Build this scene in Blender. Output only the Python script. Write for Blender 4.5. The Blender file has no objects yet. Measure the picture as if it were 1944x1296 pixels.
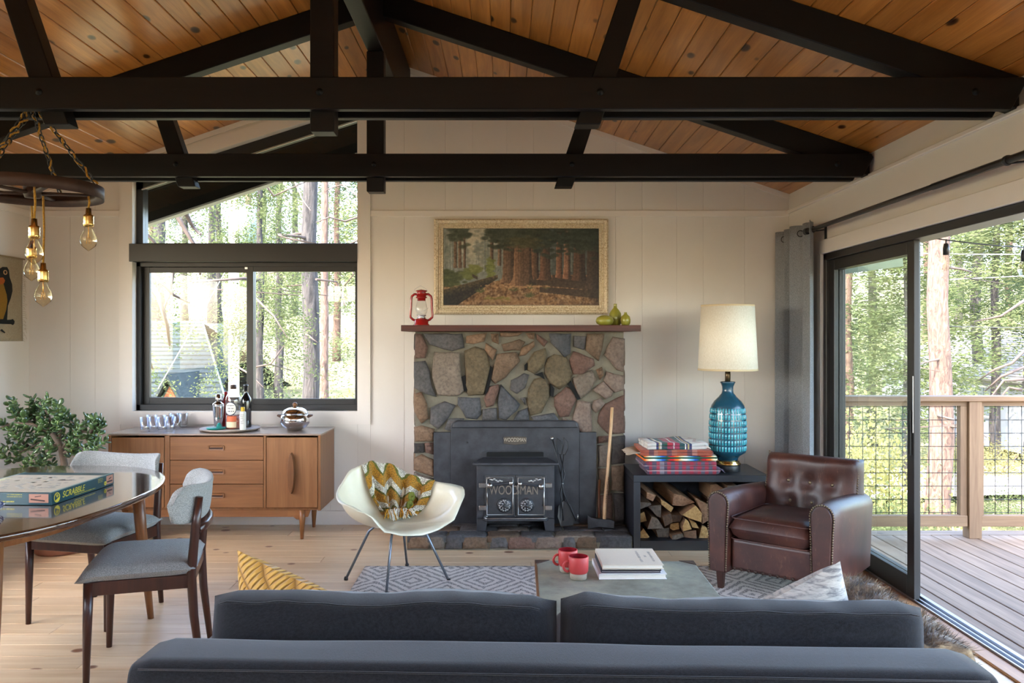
import bpy, math, random
import numpy as np
from mathutils import Vector, Matrix, noise
random.seed(7)
SC = bpy.context.scene
COL = SC.collection
PI = math.pi
# ---------------------------------------------------------------- camera, sky, sun, exposure
F, CX, CY, EYE = 1546.0, 958.0, 642.0, 1.40
cam = bpy.data.objects.new('camera', bpy.data.cameras.new('camera'))
COL.objects.link(cam)
cam.location = (0, 0, EYE); cam.rotation_euler = (PI/2, 0, 0)
cam.data.sensor_width = 36; cam.data.lens = F/1944*36
cam.data.shift_x = (972-CX)/1944; cam.data.shift_y = -(648-CY)/1944
cam.data.clip_start = 0.05; cam.data.clip_end = 400
SC.camera = cam

SUN_EL, SUN_AZ = math.radians(48), math.radians(222)      # sun stands behind the house, to the left
W = bpy.data.worlds.new('world'); SC.world = W; W.use_nodes = True
nt = W.node_tree; nt.nodes.clear()
sky = nt.nodes.new('ShaderNodeTexSky'); sky.sky_type = 'NISHITA'; sky.sun_disc = False
sky.sun_elevation = SUN_EL; sky.sun_rotation = SUN_AZ; sky.air_density = 1.0; sky.dust_density = 2.5; sky.ozone_density = 1.0
bg = nt.nodes.new('ShaderNodeBackground'); bg.inputs[1].default_value = 0.36
wo = nt.nodes.new('ShaderNodeOutputWorld')
nt.links.new(sky.outputs[0], bg.inputs[0]); nt.links.new(bg.outputs[0], wo.inputs[0])
sun = bpy.data.objects.new('sun', bpy.data.lights.new('sun', 'SUN')); COL.objects.link(sun)
sun.data.energy = 2.4; sun.data.angle = math.radians(0.8); sun.data.color = (1.0, 0.93, 0.82)
sd = Vector((math.sin(SUN_AZ)*math.cos(SUN_EL), math.cos(SUN_AZ)*math.cos(SUN_EL), math.sin(SUN_EL)))
sun.rotation_euler = sd.to_track_quat('Z', 'Y').to_euler()
SC.view_settings.view_transform = 'Standard'; SC.view_settings.look = 'None'
SC.view_settings.exposure = 3.15; SC.view_settings.gamma = 1.0; SC.view_settings.use_curve_mapping = False
SC.cycles.max_bounces = 10; SC.cycles.diffuse_bounces = 6; SC.cycles.transparent_max_bounces = 12
SC.cycles.sample_clamp_indirect = 6.0; SC.cycles.caustics_reflective = False; SC.cycles.caustics_refractive = False
SC.cycles.use_denoising = True

# ---------------------------------------------------------------- helpers
def P(px, py, Y):
    """a point at real depth Y (metres from the lens) seen at px, py"""
    return Vector(((px-CX)/F*Y, Y, EYE-(py-CY)/F*Y))
def floorpt(px, py, z=0.0):
    Y = (EYE-z)*F/(py-CY)
    return P(px, py, Y)

class MB:
    def __init__(s): s.v = []; s.f = []; s.sm = []; s.mi = []
    def add(s, vs, fs, smooth=False, m=0):
        o = len(s.v); s.v += [tuple(x) for x in vs]
        for f in fs: s.f.append(tuple(i+o for i in f)); s.sm.append(smooth); s.mi.append(m)
        return s
    def box(s, x0, x1, y0, y1, z0, z1, m=0):
        return s.add([(x0,y0,z0),(x1,y0,z0),(x1,y1,z0),(x0,y1,z0),(x0,y0,z1),(x1,y0,z1),(x1,y1,z1),(x0,y1,z1)],
                     [(0,3,2,1),(4,5,6,7),(0,1,5,4),(1,2,6,5),(2,3,7,6),(3,0,4,7)], False, m)
    def bar(s, p, q, w, h, up=(0,0,1), m=0, w2=None, h2=None):
        p, q = Vector(p), Vector(q); d = (q-p).normalized(); up = Vector(up)
        a = d.cross(up).normalized(); b = a.cross(d).normalized()
        w2 = w if w2 is None else w2; h2 = h if h2 is None else h2
        vs = [p-a*w/2-b*h/2, p+a*w/2-b*h/2, p+a*w/2+b*h/2, p-a*w/2+b*h/2,
              q-a*w2/2-b*h2/2, q+a*w2/2-b*h2/2, q+a*w2/2+b*h2/2, q-a*w2/2+b*h2/2]
        return s.add(vs, [(0,1,2,3),(7,6,5,4),(0,4,5,1),(1,5,6,2),(2,6,7,3),(3,7,4,0)], False, m)
    def tube(s, pts, r, n=8, cap=True, smooth=True, m=0, closed=False, flat=1.0):
        pts = [Vector(p) for p in pts]; N = len(pts)
        rs = r if isinstance(r, (list, tuple)) else [r]*N
        vs = []; a = None
        for i, p in enumerate(pts):
            if closed: d = pts[(i+1) % N]-pts[i-1]
            else: d = pts[min(i+1, N-1)]-pts[max(i-1, 0)]
            d.normalize()
            if a is None:
                a = d.cross(Vector((0,0,1)) if abs(d.z) < .9 else Vector((1,0,0)))
            a = (a-d*a.dot(d)).normalized(); b = d.cross(a)
            for k in range(n):
                t = 2*PI*k/n; vs.append(p+(a*math.cos(t)+b*math.sin(t)*flat)*rs[i])
        fs = []
        for i in range(N if closed else N-1):
            j = (i+1) % N
            for k in range(n):
                l = (k+1) % n; fs.append((i*n+k, i*n+l, j*n+l, j*n+k))
        s.add(vs, fs, smooth, m)
        if cap and not closed:
            o = len(s.v)-N*n
            s.f.append(tuple(o+k for k in range(n))[::-1]); s.sm.append(False); s.mi.append(m)
            s.f.append(tuple(o+(N-1)*n+k for k in range(n))); s.sm.append(False); s.mi.append(m)
        return s
    def lathe(s, prof, n=24, c=(0,0,0), smooth=True, m=0, cap=True, a0=0):
        c = Vector(c); vs = []; fs = []
        for r, z in prof:
            for k in range(n):
                t = a0+2*PI*k/n; vs.append((c.x+r*math.cos(t), c.y+r*math.sin(t), c.z+z))
        N = len(prof)
        for i in range(N-1):
            for k in range(n):
                l = (k+1) % n; fs.append((i*n+k, i*n+l, (i+1)*n+l, (i+1)*n+k))
        s.add(vs, fs, smooth, m)
        if cap:
            o = len(s.v)-N*n
            if prof[0][0] > 1e-4: s.f.append(tuple(o+k for k in range(n))[::-1]); s.sm.append(False); s.mi.append(m)
            if prof[-1][0] > 1e-4: s.f.append(tuple(o+(N-1)*n+k for k in range(n))); s.sm.append(False); s.mi.append(m)
        return s
    def prism(s, poly, z0, z1, fn=None, m=0, smooth=False):
        """poly in (a,b); fn(a,b,z)->xyz"""
        fn = fn or (lambda a, b, z: (a, b, z)); n = len(poly)
        vs = [fn(a, b, z0) for a, b in poly]+[fn(a, b, z1) for a, b in poly]
        fs = [tuple(range(n))[::-1], tuple(range(n, 2*n))]
        s.add(vs, fs, False, m)
        o = len(s.v)-2*n
        for k in range(n):
            l = (k+1) % n; s.f.append((o+k, o+l, o+n+l, o+n+k)); s.sm.append(smooth); s.mi.append(m)
        return s
    def grid(s, fn, nu, nv, smooth=True, m=0, cu=False, thick=0):
        vs = [Vector(fn(i/(nu if cu else nu-1), j/(nv-1))) for j in range(nv) for i in range(nu)]
        fs = []
        for j in range(nv-1):
            for i in range(nu if cu else nu-1):
                k = (i+1) % nu; fs.append((j*nu+i, j*nu+k, (j+1)*nu+k, (j+1)*nu+i))
        return s.add(vs, fs, smooth, m)
    def blob(s, c, r, n=12, m=0):
        prof = [(max(1e-5, math.sin(PI*i/n)), -math.cos(PI*i/n)) for i in range(n+1)]
        o = len(s.v); s.lathe(prof, n+2, (0,0,0), True, m, cap=False)
        for i in range(o, len(s.v)):
            x, y, z = s.v[i]; s.v[i] = (c[0]+x*r[0], c[1]+y*r[1], c[2]+z*r[2])
        return s
    def xf(s, M_):
        s.v = [tuple(M_ @ Vector(v)) for v in s.v]; return s
    def warp(s, fn):
        s.v = [tuple(fn(Vector(v))) for v in s.v]; return s
    def mesh(s, name):
        me = bpy.data.meshes.new(name); me.from_pydata(s.v, [], s.f)
        me.polygons.foreach_set('use_smooth', s.sm)
        if any(s.mi): me.polygons.foreach_set('material_index', s.mi)
        me.update(); return me
    def build(s, name, mat, parent=None, loc=None, rz=0, bevel=0, seg=2, sub=0, solid=0, recal=False, center=False):
        if center:
            a = np.array(s.v); c = (a.min(0)+a.max(0))/2; c[2] = a[:, 2].min() if center == 'base' else c[2]
            s.v = [tuple(np.array(v)-c) for v in s.v]; loc = c
        me = s.mesh(name)
        if recal:
            import bmesh
            bm = bmesh.new(); bm.from_mesh(me); bmesh.ops.recalc_face_normals(bm, faces=bm.faces); bm.to_mesh(me); bm.free()
        for mm in (mat if isinstance(mat, (list, tuple)) else [mat]): me.materials.append(mm)
        o = bpy.data.objects.new(name, me); COL.objects.link(o)
        if parent is not None: o.parent = parent
        if loc is not None: o.location = loc
        o.rotation_euler.z = rz
        if solid: md = o.modifiers.new('s', 'SOLIDIFY'); md.thickness = solid; md.offset = 0
        if bevel: md = o.modifiers.new('b', 'BEVEL'); md.width = bevel; md.segments = seg; md.limit_method = 'ANGLE'; md.angle_limit = .6; md.use_clamp_overlap = True; md.harden_normals = False
        if sub: md = o.modifiers.new('u', 'SUBSURF'); md.levels = sub; md.render_levels = sub
        return o

def tag(o, label=None, cat=None, group=None, kind=None):
    if label: o['label'] = label
    if cat: o['category'] = cat
    if group: o['group'] = group
    if kind: o['kind'] = kind
    return o
def thing(name, label, cat, loc=(0,0,0), rz=0, group=None, kind=None):
    o = bpy.data.objects.new(name, None); COL.objects.link(o); o.empty_display_size = .1
    o.location = loc; o.rotation_euler.z = rz
    return tag(o, label, cat, group, kind)
def struct(name, mb, mat, label, **k):
    return tag(mb.build(name, mat, **k), label, None, None, 'structure')
def copy_tree(o, parent=None):
    c = o.copy(); COL.objects.link(c); c.parent = parent
    for ch in o.children: copy_tree(ch, c)
    return c
def text_part(name, body, mat, parent, loc, rot, size, depth=.001, align='CENTER', sx=1.0, shear=0.0):
    cu = bpy.data.curves.new(name, 'FONT'); cu.body = body; cu.size = size; cu.extrude = depth; cu.align_x = align; cu.align_y = 'CENTER'; cu.shear = shear
    t = bpy.data.objects.new(name, cu); COL.objects.link(t)
    me = bpy.data.meshes.new_from_object(t.evaluated_get(bpy.context.evaluated_depsgraph_get()))
    COL.objects.unlink(t); bpy.data.objects.remove(t)
    me.materials.clear(); me.materials.append(mat)
    o = bpy.data.objects.new(name, me); COL.objects.link(o); o.parent = parent
    o.location = loc; o.rotation_euler = rot; o.scale = (sx, 1, 1)
    return o
def scribble(name, m, parent, fn, w, rows, size, seed=0):
    """lines of print too small to read: short strokes on a surface, fn(a, b, d) -> local point"""
    rr = random.Random(seed); mb = MB()
    for r in range(rows):
        a = -w/2
        while a < w/2:
            l = size*rr.uniform(.25, .6); h = size*rr.uniform(.35, .7); b = (rows/2-r-.5)*size*1.7
            mb.add([fn(a, b-h/2, 0), fn(a+l, b-h/2, 0), fn(a+l, b+h/2, 0), fn(a, b+h/2, 0)], [(0, 1, 2, 3)]); a += l+size*rr.choice((.22, .22, .5))
    return tag(mb.build(name, m, parent), kind='stuff')
def catenary(p, q, sag, n=16):
    p, q = Vector(p), Vector(q)
    return [p.lerp(q, i/n)-Vector((0,0,sag*4*(i/n)*(1-i/n))) for i in range(n+1)]
def rot(deg, ax='Z'): return Matrix.Rotation(math.radians(deg), 4, ax)
def T(x, y, z): return Matrix.Translation((x, y, z))
def sup(t, e=2.0):
    c, s_ = math.cos(t), math.sin(t)
    return math.copysign(abs(c)**(2/e), c), math.copysign(abs(s_)**(2/e), s_)
def rrect(w, d, r, n=5):
    out = []
    for cx, cy, a in ((w/2-r, d/2-r, 0), (-w/2+r, d/2-r, PI/2), (-w/2+r, -d/2+r, PI), (w/2-r, -d/2+r, 1.5*PI)):
        for k in range(n+1): out.append((cx+r*math.cos(a+PI/2*k/n), cy+r*math.sin(a+PI/2*k/n)))
    return out
def pillow(w, h, t, nu=22, nv=22, p=2.6, pinch=.08, seed=0):
    """closed cushion, w along x, h along z, t along y, corners pinched"""
    mb = MB()
    for sgn in (-1, 1):
        def fn(u, v):
            a, b = 2*u-1, 2*v-1
            k = max(0, 1-abs(a)**p)**.5*max(0, 1-abs(b)**p)**.5
            x = a*w/2*(1-pinch*(1-b*b)*abs(a)); z = b*h/2*(1-pinch*(1-a*a)*abs(b))
            return (x, sgn*k*t/2*(1+.12*noise.noise(Vector((a*1.7+seed, b*1.7, sgn)))), z)
        s0 = len(mb.f); mb.grid(fn, nu, nv)
        if sgn > 0: mb.f[s0:] = [f[::-1] for f in mb.f[s0:]]
    return mb

# ---------------------------------------------------------------- materials
class NB:
    def __init__(s, name):
        s.m = bpy.data.materials.new(name); s.m.use_nodes = True; s.t = s.m.node_tree
        s.b = s.t.nodes['Principled BSDF']; s.out = s.t.nodes['Material Output']
    def n(s, typ, **k):
        nd = s.t.nodes.new('ShaderNode'+typ)
        for a, b in k.items(): setattr(nd, a, b)
        return nd
    def l(s, a, b): s.t.links.new(a, b)
    def coord(s, scale=(1,1,1), rnd=False, uv=False):
        tc = s.n('TexCoord'); mp = s.n('Mapping'); mp.inputs['Scale'].default_value = scale
        src = tc.outputs['UV' if uv else 'Object']
        if rnd:
            oi = s.n('ObjectInfo'); mu = s.n('VectorMath', operation='MULTIPLY_ADD')
            cb = s.n('CombineXYZ'); 
            for k in range(3): s.l(oi.outputs['Random'], cb.inputs[k])
            mu.inputs[1].default_value = (31.7, 57.3, 83.1); s.l(cb.outputs[0], mu.inputs[0]); s.l(src, mu.inputs[2]); src = mu.outputs[0]
        s.l(src, mp.inputs[0]); return mp.outputs[0]
    def noise(s, vec, scale=5, detail=4, rough=.55, dist=0):
        n = s.n('TexNoise'); n.inputs['Scale'].default_value = scale; n.inputs['Detail'].default_value = detail
        n.inputs['Roughness'].default_value = rough; n.inputs['Distortion'].default_value = dist
        s.l(vec, n.inputs['Vector']); return n.outputs[0]
    def ramp(s, fac, stops, interp='LINEAR'):
        r = s.n('ValToRGB'); r.color_ramp.interpolation = interp; e = r.color_ramp.elements
        while len(e) < len(stops): e.new(.5)
        for k, (p, c) in enumerate(stops):
            e[k].position = p; e[k].color = (c[0], c[1], c[2], 1) if not isinstance(c, (int, float)) else (c, c, c, 1)
        s.l(fac, r.inputs[0]); return r.outputs[0]
    def mix(s, fac, a, b, bt='MIX'):
        m = s.n('Mix', data_type='RGBA', blend_type=bt)
        for sock, v in ((m.inputs[0], fac), (m.inputs[6], a), (m.inputs[7], b)):
            if isinstance(v, (int, float)): sock.default_value = v
            elif isinstance(v, tuple): sock.default_value = (*v[:3], 1)
            else: s.l(v, sock)
        return m.outputs[2]
    def math(s, op, a, b=None, c=None):
        m = s.n('Math', operation=op)
        for k, v in enumerate((a, b, c)):
            if v is None: continue
            if isinstance(v, (int, float)): m.inputs[k].default_value = v
            else: s.l(v, m.inputs[k])
        return m.outputs[0]
    def sep(s, vec):
        n = s.n('SeparateXYZ'); s.l(vec, n.inputs[0]); return n.outputs
    def objrand(s, col, amt):
        oi = s.n('ObjectInfo'); h = s.n('HueSaturation')
        mr = s.n('MapRange'); mr.inputs[3].default_value = 1-amt; mr.inputs[4].default_value = 1+amt
        s.l(oi.outputs['Random'], mr.inputs[0]); s.l(mr.outputs[0], h.inputs['Value']); s.l(col, h.inputs['Color']); return h.outputs[0]
    def bump(s, h, strength=.3, dist=.01):
        b = s.n('Bump'); b.inputs['Strength'].default_value = strength; b.inputs['Distance'].default_value = dist
        s.l(h, b.inputs['Height']); s.l(b.outputs[0], s.b.inputs['Normal']); return b
    def base(s, c):
        if isinstance(c, tuple): s.b.inputs['Base Color'].default_value = (*c[:3], 1)
        else: s.l(c, s.b.inputs['Base Color'])
    def set(s, **k):
        nm = dict(rough='Roughness', metal='Metallic', spec='Specular IOR Level', coat='Coat Weight', crough='Coat Roughness', trans='Transmission Weight', ior='IOR', sheen='Sheen Weight', sub='Subsurface Weight', alpha='Alpha', es='Emission Strength')
        for a, v in k.items(): s.b.inputs[nm[a]].default_value = v
        return s
def srgb(r, g, b):
    f = lambda c: c/12.92 if c <= .04045 else ((c+.055)/1.055)**2.4
    return (f(r/255), f(g/255), f(b/255))
def mat(name, c, rough=.5, var=0, vs=8, bump=0, bs=60, bd=.003, rnd=0, **k):
    nb = NB(name); nb.set(rough=rough, **k)
    if var or bump or rnd:
        co = nb.coord(rnd=bool(rnd))
        col = c
        if var:
            col = nb.ramp(nb.noise(co, vs, 5), [(.25, tuple(x*(1-var) for x in c)), (.75, tuple(min(1, x*(1+var)) for x in c))])
        elif rnd:
            r = nb.n('RGB'); r.outputs[0].default_value = (*c, 1); col = r.outputs[0]
        if rnd: col = nb.objrand(col, rnd)
        nb.base(col)
        if bump: nb.bump(nb.noise(co, bs, 3), bump, bd)
    else: nb.base(c)
    return nb.m
def wood(name, c1, c2, rough=.4, spec=.5, axis=0, scale=1.0, rnd=.12, knots=None, kscale=(2.0, 8, 8), kth=.10, bump=.12, coat=0, crough=.1, grain=1.0):
    nb = NB(name); nb.set(rough=rough, coat=coat, crough=crough, spec=spec)
    sc = [9*scale]*3; sc[axis] = .7*scale
    co = nb.coord(tuple(sc), rnd=True)
    n1 = nb.noise(co, 2.2, 5, .6, .6)
    fine = [60*scale]*3; fine[axis] = 1.6*scale
    n2 = nb.noise(nb.coord(tuple(fine), rnd=True), 2.0, 3, .6)
    col = nb.ramp(n1, [(.28, c1), (.72, c2)])
    col = nb.mix(nb.math('MULTIPLY', nb.ramp(n2, [(.45, 0.0), (.8, 1.0)]), .38*grain), col, tuple(x*.45 for x in c1), 'MIX')
    if knots:
        ks = list(kscale)
        if axis == 1: ks = [kscale[1], kscale[0], kscale[2]]
        v = nb.n('TexVoronoi'); v.inputs['Scale'].default_value = 1.0; v.inputs['Randomness'].default_value = 1.0
        nb.l(nb.coord(tuple(ks), rnd=True), v.inputs['Vector'])
        rr = nb.math('SUBTRACT', v.outputs['Distance'], nb.math('MULTIPLY', nb.sep(v.outputs['Color'])[0], kth*.8))
        k1 = nb.ramp(rr, [(0.0, 1.0), (kth*.55, .85), (kth, 0.0)])
        col = nb.mix(k1, col, knots)
    if rnd: col = nb.objrand(col, rnd)
    nb.base(col)
    if bump: nb.bump(n2, bump, .002)
    return nb.m
def fabric(name, c, c2=None, rough=.95, scale=900, sheen=.15, bump=.35, mottled=.25):
    nb = NB(name); nb.set(rough=rough, sheen=sheen, spec=.2); c2 = c2 or tuple(x*.55 for x in c)
    n1 = nb.noise(nb.coord((1,1,1)), scale*.33, 2, .7); n2 = nb.noise(nb.coord(), 6, 3)
    col = nb.ramp(n1, [(.33, c2), (.67, c)])
    col = nb.mix(nb.math('MULTIPLY', nb.ramp(n2, [(.3, 0.0), (.7, 1.0)]), mottled), col, c2)
    nb.base(col); nb.bump(n1, bump, .002); return nb.m
def glassmat(name, tint=(1,1,1), refl=.06, rough=0.0):
    nb = NB(name); nb.t.nodes.remove(nb.b)
    tr = nb.n('BsdfTransparent'); tr.inputs[0].default_value = (*tint, 1); gl = nb.n('BsdfGlossy'); gl.inputs['Roughness'].default_value = rough
    fr = nb.n('Fresnel'); fr.inputs[0].default_value = 1.45; mx = nb.n('MixShader')
    ge = nb.n('NewGeometry'); front = nb.math('SUBTRACT', 1.0, ge.outputs['Backfacing'])
    nb.l(nb.math('MULTIPLY', nb.math('MULTIPLY', fr.outputs[0], refl/.04), front), mx.inputs[0]); nb.l(tr.outputs[0], mx.inputs[1]); nb.l(gl.outputs[0], mx.inputs[2]); nb.l(mx.outputs[0], nb.out.inputs[0])
    return nb.m
def vcol(name, rough=.6, bump=0, **k):
    nb = NB(name); nb.set(rough=rough, **k); a = nb.n('VertexColor'); a.layer_name = 'Col'; nb.base(a.outputs[0])
    if bump: nb.bump(nb.noise(nb.coord(), 220, 3), bump, .001)
    return nb.m
def leafmat(name, c, c2, trans=.45):
    nb = NB(name); nb.t.nodes.remove(nb.b)
    col = nb.ramp(nb.noise(nb.coord((1,1,1), rnd=True), 1.6, 3), [(.3, c), (.7, c2)])
    col = nb.objrand(col, .18)
    d = nb.n('BsdfDiffuse'); t = nb.n('BsdfTranslucent'); mx = nb.n('MixShader'); mx.inputs[0].default_value = trans
    nb.l(col, d.inputs[0]); nb.l(col, t.inputs[0]); nb.l(d.outputs[0], mx.inputs[1]); nb.l(t.outputs[0], mx.inputs[2]); nb.l(mx.outputs[0], nb.out.inputs[0])
    return nb.m

BLACKWOOD = wood('dark_stained_timber', (.0022,.0015,.0013), (.005,.0034,.003), rough=.45, spec=.22, bump=.15, rnd=.1, grain=.6)
WALL = mat('warm_white_paint', srgb(224,217,209), .55, var=.02, vs=3, bump=.04, bs=180)
TRIM = mat('white_trim_paint', srgb(228,220,212), .45, var=.01)
FRAME = mat('dark_bronze_frame', srgb(36,34,33), .42, var=.08, vs=4)
GLASS = glassmat('window_glass')
STEEL = mat('brushed_steel', (.55,.56,.58), .28, metal=1.0)
CHROME = mat('polished_chrome', (.75,.75,.76), .07, metal=1.0)
BRASS = mat('polished_brass', (.72,.48,.16), .2, metal=1.0)
BLACKM = mat('black_metal', (.012,.012,.013), .4, var=.2, metal=0.0)
# ---------------------------------------------------------------- room shell
XL, XR, YB, YF = -3.58, 2.14, 6.13, -2.2
RX, RZ = -0.755, 3.447
def zc(x): return RZ-(.3375*(RX-x) if x < RX else .333*(x-RX))
PINE = wood('pale_pine_floor', srgb(210,176,134), srgb(234,210,176), rough=.34, rnd=.09, knots=srgb(120,70,44), kscale=(4.6, 5.6, 3), kth=.10, bump=.05, coat=.25, crough=.25, grain=.45)
AMBER = wood('amber_pine_ceiling', srgb(158,96,38), srgb(206,140,72), rough=.32, rnd=.16, knots=srgb(50,24,12), kscale=(3.6, 7, 3), kth=.118, bump=.06, coat=.35, crough=.22, grain=.6)
SOFFIT = mat('cream_soffit', srgb(206,190,170), .7, var=.05)

floor = struct('floor', MB().box(XL-.1, XR+.1, YF, 6.2, -.12, -.02).box(XL, XR, YF, 2.9, -.02, 0), PINE, 'pale knotty pine plank floor')
y = 2.9; row = 0; rr = random.Random(3)
while y < YB-.01:
    w = min(.137, YB-y); x = XL
    cuts = sorted([rr.uniform(XL+.8, XR-.8) for _ in range(2)])
    xs = [XL]+[c for i, c in enumerate(cuts) if i == 0 or c-cuts[0] > .8]+[XR]
    for a, b in zip(xs, xs[1:]):
        hw, hl = (w-.0018)/2, (b-a-.0015)/2; c = .0012
        mb = MB()
        vs = []
        for z, i_ in ((-.02, 0), (-c, 0), (0, c)):
            vs += [(-hl+i_, -hw+i_, z), (hl-i_, -hw+i_, z), (hl-i_, hw-i_, z), (-hl+i_, hw-i_, z)]
        mb.add(vs, [(8,9,10,11)]+[(k*4+j, k*4+(j+1) % 4, k*4+4+(j+1) % 4, k*4+4+j) for k in (0, 1) for j in range(4)])
        mb.build('floor_plank', PINE, floor, ((a+b)/2, y+w/2, 0))
    y += w; row += 1

# ceiling: two boarded slopes under a roof slab
slab = MB()
for s, xa, xb in ((-1, -4.35, RX), (1, RX, 3.0)):
    pl = [(xa, zc(xa)+.022), (xb, zc(xb)+.022), (xb, zc(xb)+.24), (xa, zc(xa)+.24)]
    slab.prism(pl, YF-.6, 6.88, lambda a, b, z: (a, z, b))
ceiling = struct('ceiling', slab, SOFFIT, 'pitched ceiling of amber stained knotty pine boards', recal=True)
LB = 4.33; wB = .1185
bm_ = MB(); hw = wB/2-.0012; c = .004
prof = [(-hw, .02), (-hw, c), (-hw+c, 0), (hw-c, 0), (hw, c), (hw, .02)]
vs = [(-LB/2, a, b) for a, b in prof]+[(LB/2, a, b) for a, b in prof]
bm_.add(vs, [(k, k+1, k+7, k+6) for k in range(5)]+[(5, 4, 3, 2, 1, 0), (6, 7, 8, 9, 10, 11)])
bmesh_ = bm_.mesh('ceiling_board'); bmesh_.materials.append(AMBER)
near = MB()
for s in (-1, 1):
    xe = XL if s < 0 else XR; sl = (.3375 if s < 0 else .333)
    d = Vector((s, 0, -sl)).normalized(); L = abs(xe-RX)*math.sqrt(1+sl*sl); n = Vector((sl*s, 0, 1)).normalized()
    for k in range(int(L/wB)+1):
        if (k+.5)*wB > L+.03: continue
        p = Vector((RX, 0, RZ))+d*((k+.5)*wB)
        o = bpy.data.objects.new('ceiling_board', bmesh_); COL.objects.link(o); o.parent = ceiling
        yc = 1.8+LB/2
        m = Matrix(((0, d.x, n.x, p.x), (1, d.y, n.y, yc), (0, d.z, n.z, p.z), (0, 0, 0, 1)))
        if s < 0: m = Matrix(((0, d.x, n.x, p.x), (-1, d.y, n.y, yc), (0, d.z, n.z, p.z), (0, 0, 0, 1)))
        o.matrix_local = m
    pl = [(RX, RZ), (xe, zc(xe)), (xe, zc(xe)+.02), (RX, RZ+.02)]
    near.prism(pl, YF, 1.8, lambda a, b, z: (a, z, b))
near.build('ceiling_lining', AMBER, ceiling, recal=True)

# back wall with window opening
WX0, WX1, WZ0, WH0, WH1 = -2.795, -1.106, .853, 1.975, 2.11
def zw(x): return 2.609+(x-WX0)*.3197
wb = MB(); fy = lambda a, b, z: (a, z, b)
B0, B1 = YB+.012, YB+.16
def wpoly(pl): wb.prism(pl, B0, B1, fy)
wpoly([(XL-.15, -.1), (WX0, -.1), (WX0, zc(WX0)+.03), (XL-.15, zc(XL-.15)+.03)])
wpoly([(WX1, -.1), (XR+.12, -.1), (XR+.12, zc(XR+.12)+.03), (RX, RZ+.03), (WX1, zc(WX1)+.03)])
wpoly([(WX0, -.1), (WX1, -.1), (WX1, WZ0), (WX0, WZ0)])
wpoly([(WX0, zw(WX0)), (WX1, zw(WX1)), (WX1, zc(WX1)+.03), (WX0, zc(WX0)+.03)])
wall_back = struct('wall_back', wb, WALL, 'warm white panelled end wall with gable', recal=True)
CW = .098
xs = [XL, WX0-CW, WX0, WX1, WX1+CW, RX, XR]
def split(a, b, rr):
    out = [a]; pat = [.31, .2, .26, .2, .31]; i = 0
    while b-out[-1] > .45: out.append(out[-1]+pat[i % 5]); i += 1
    if b-out[-1] > .36: out.append((out[-1]+b)/2)
    return out+[b]
segs = []
for a, b in zip(xs, xs[1:]):
    q = split(a, b, rr); segs += list(zip(q, q[1:]))
g = .0010
def panel(a, b, z0, z1a, z1b):
    MB().prism([(a+g/2, z0), (b-g/2, z0), (b-g/2, z1b), (a+g/2, z1a)], 0, .013, lambda p, q, z: (p-(a+b)/2, z, q)).build('wall_panel', WALL, wall_back, ((a+b)/2, YB, 0), recal=True, bevel=.0008, seg=1)
for a, b in segs:
    m_ = (a+b)/2
    if WX0 < m_ < WX1:
        panel(a, b, .1, WZ0-CW, WZ0-CW)
        if zc(m_)-zw(m_)-.1 > .03: panel(a, b, zw(a)+.1, zc(a), zc(b)) if zw(a)+.1 < zc(a) else None
    elif WX0-CW-.01 < m_ < WX1+CW+.01:
        panel(a, b, .1, WZ0-CW, WZ0-CW)
    else:
        panel(a, b, .1, 2.318, 2.318); panel(a, b, 2.362, zc(a), zc(b))
def trimbox(name, label, b, m=TRIM, bev=.003): return struct(name, MB().box(*b), m, label, bevel=bev, seg=1)
trimbox('trim_1', 'white horizontal rail along end wall right of window', (WX1+CW, XR, YB-.014, YB+.01, 2.315, 2.362))
trimbox('trim_2', 'white horizontal rail along end wall left of window', (XL, WX0-CW, YB-.014, YB+.01, 2.315, 2.362))
trimbox('baseboard_back', 'tall white baseboard along end wall', (XL, XR, YB-.014, YB+.01, 0, .105))
cs = MB().box(WX0-CW, WX0, YB-.018, YB+.012, WZ0-CW, zw(WX0)+.05).box(WX1, WX1+CW, YB-.018, YB+.012, WZ0-CW, zc(WX1+CW)).box(WX0, WX1, YB-.018, YB+.012, WZ0-CW, WZ0)
cs.prism([(WX0-CW, zw(WX0)-.03), (WX1, zw(WX1)), (WX1, zw(WX1)+.1), (WX0-CW, zw(WX0)+.07)], YB-.018, YB+.012, fy)
struct('trim_3', cs, TRIM, 'white casing around end wall window', recal=True)
gt = MB()
for s in (-1, 1):
    xe = XL if s < 0 else XR
    pl = [(RX, RZ), (xe, zc(xe)), (xe, zc(xe)-.04), (RX, RZ-.04)]
    gt.prism(pl, YB-.012, YB+.01, fy)
struct('trim_4', gt, TRIM, 'narrow white moulding where end wall meets the ceiling', recal=True)

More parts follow.
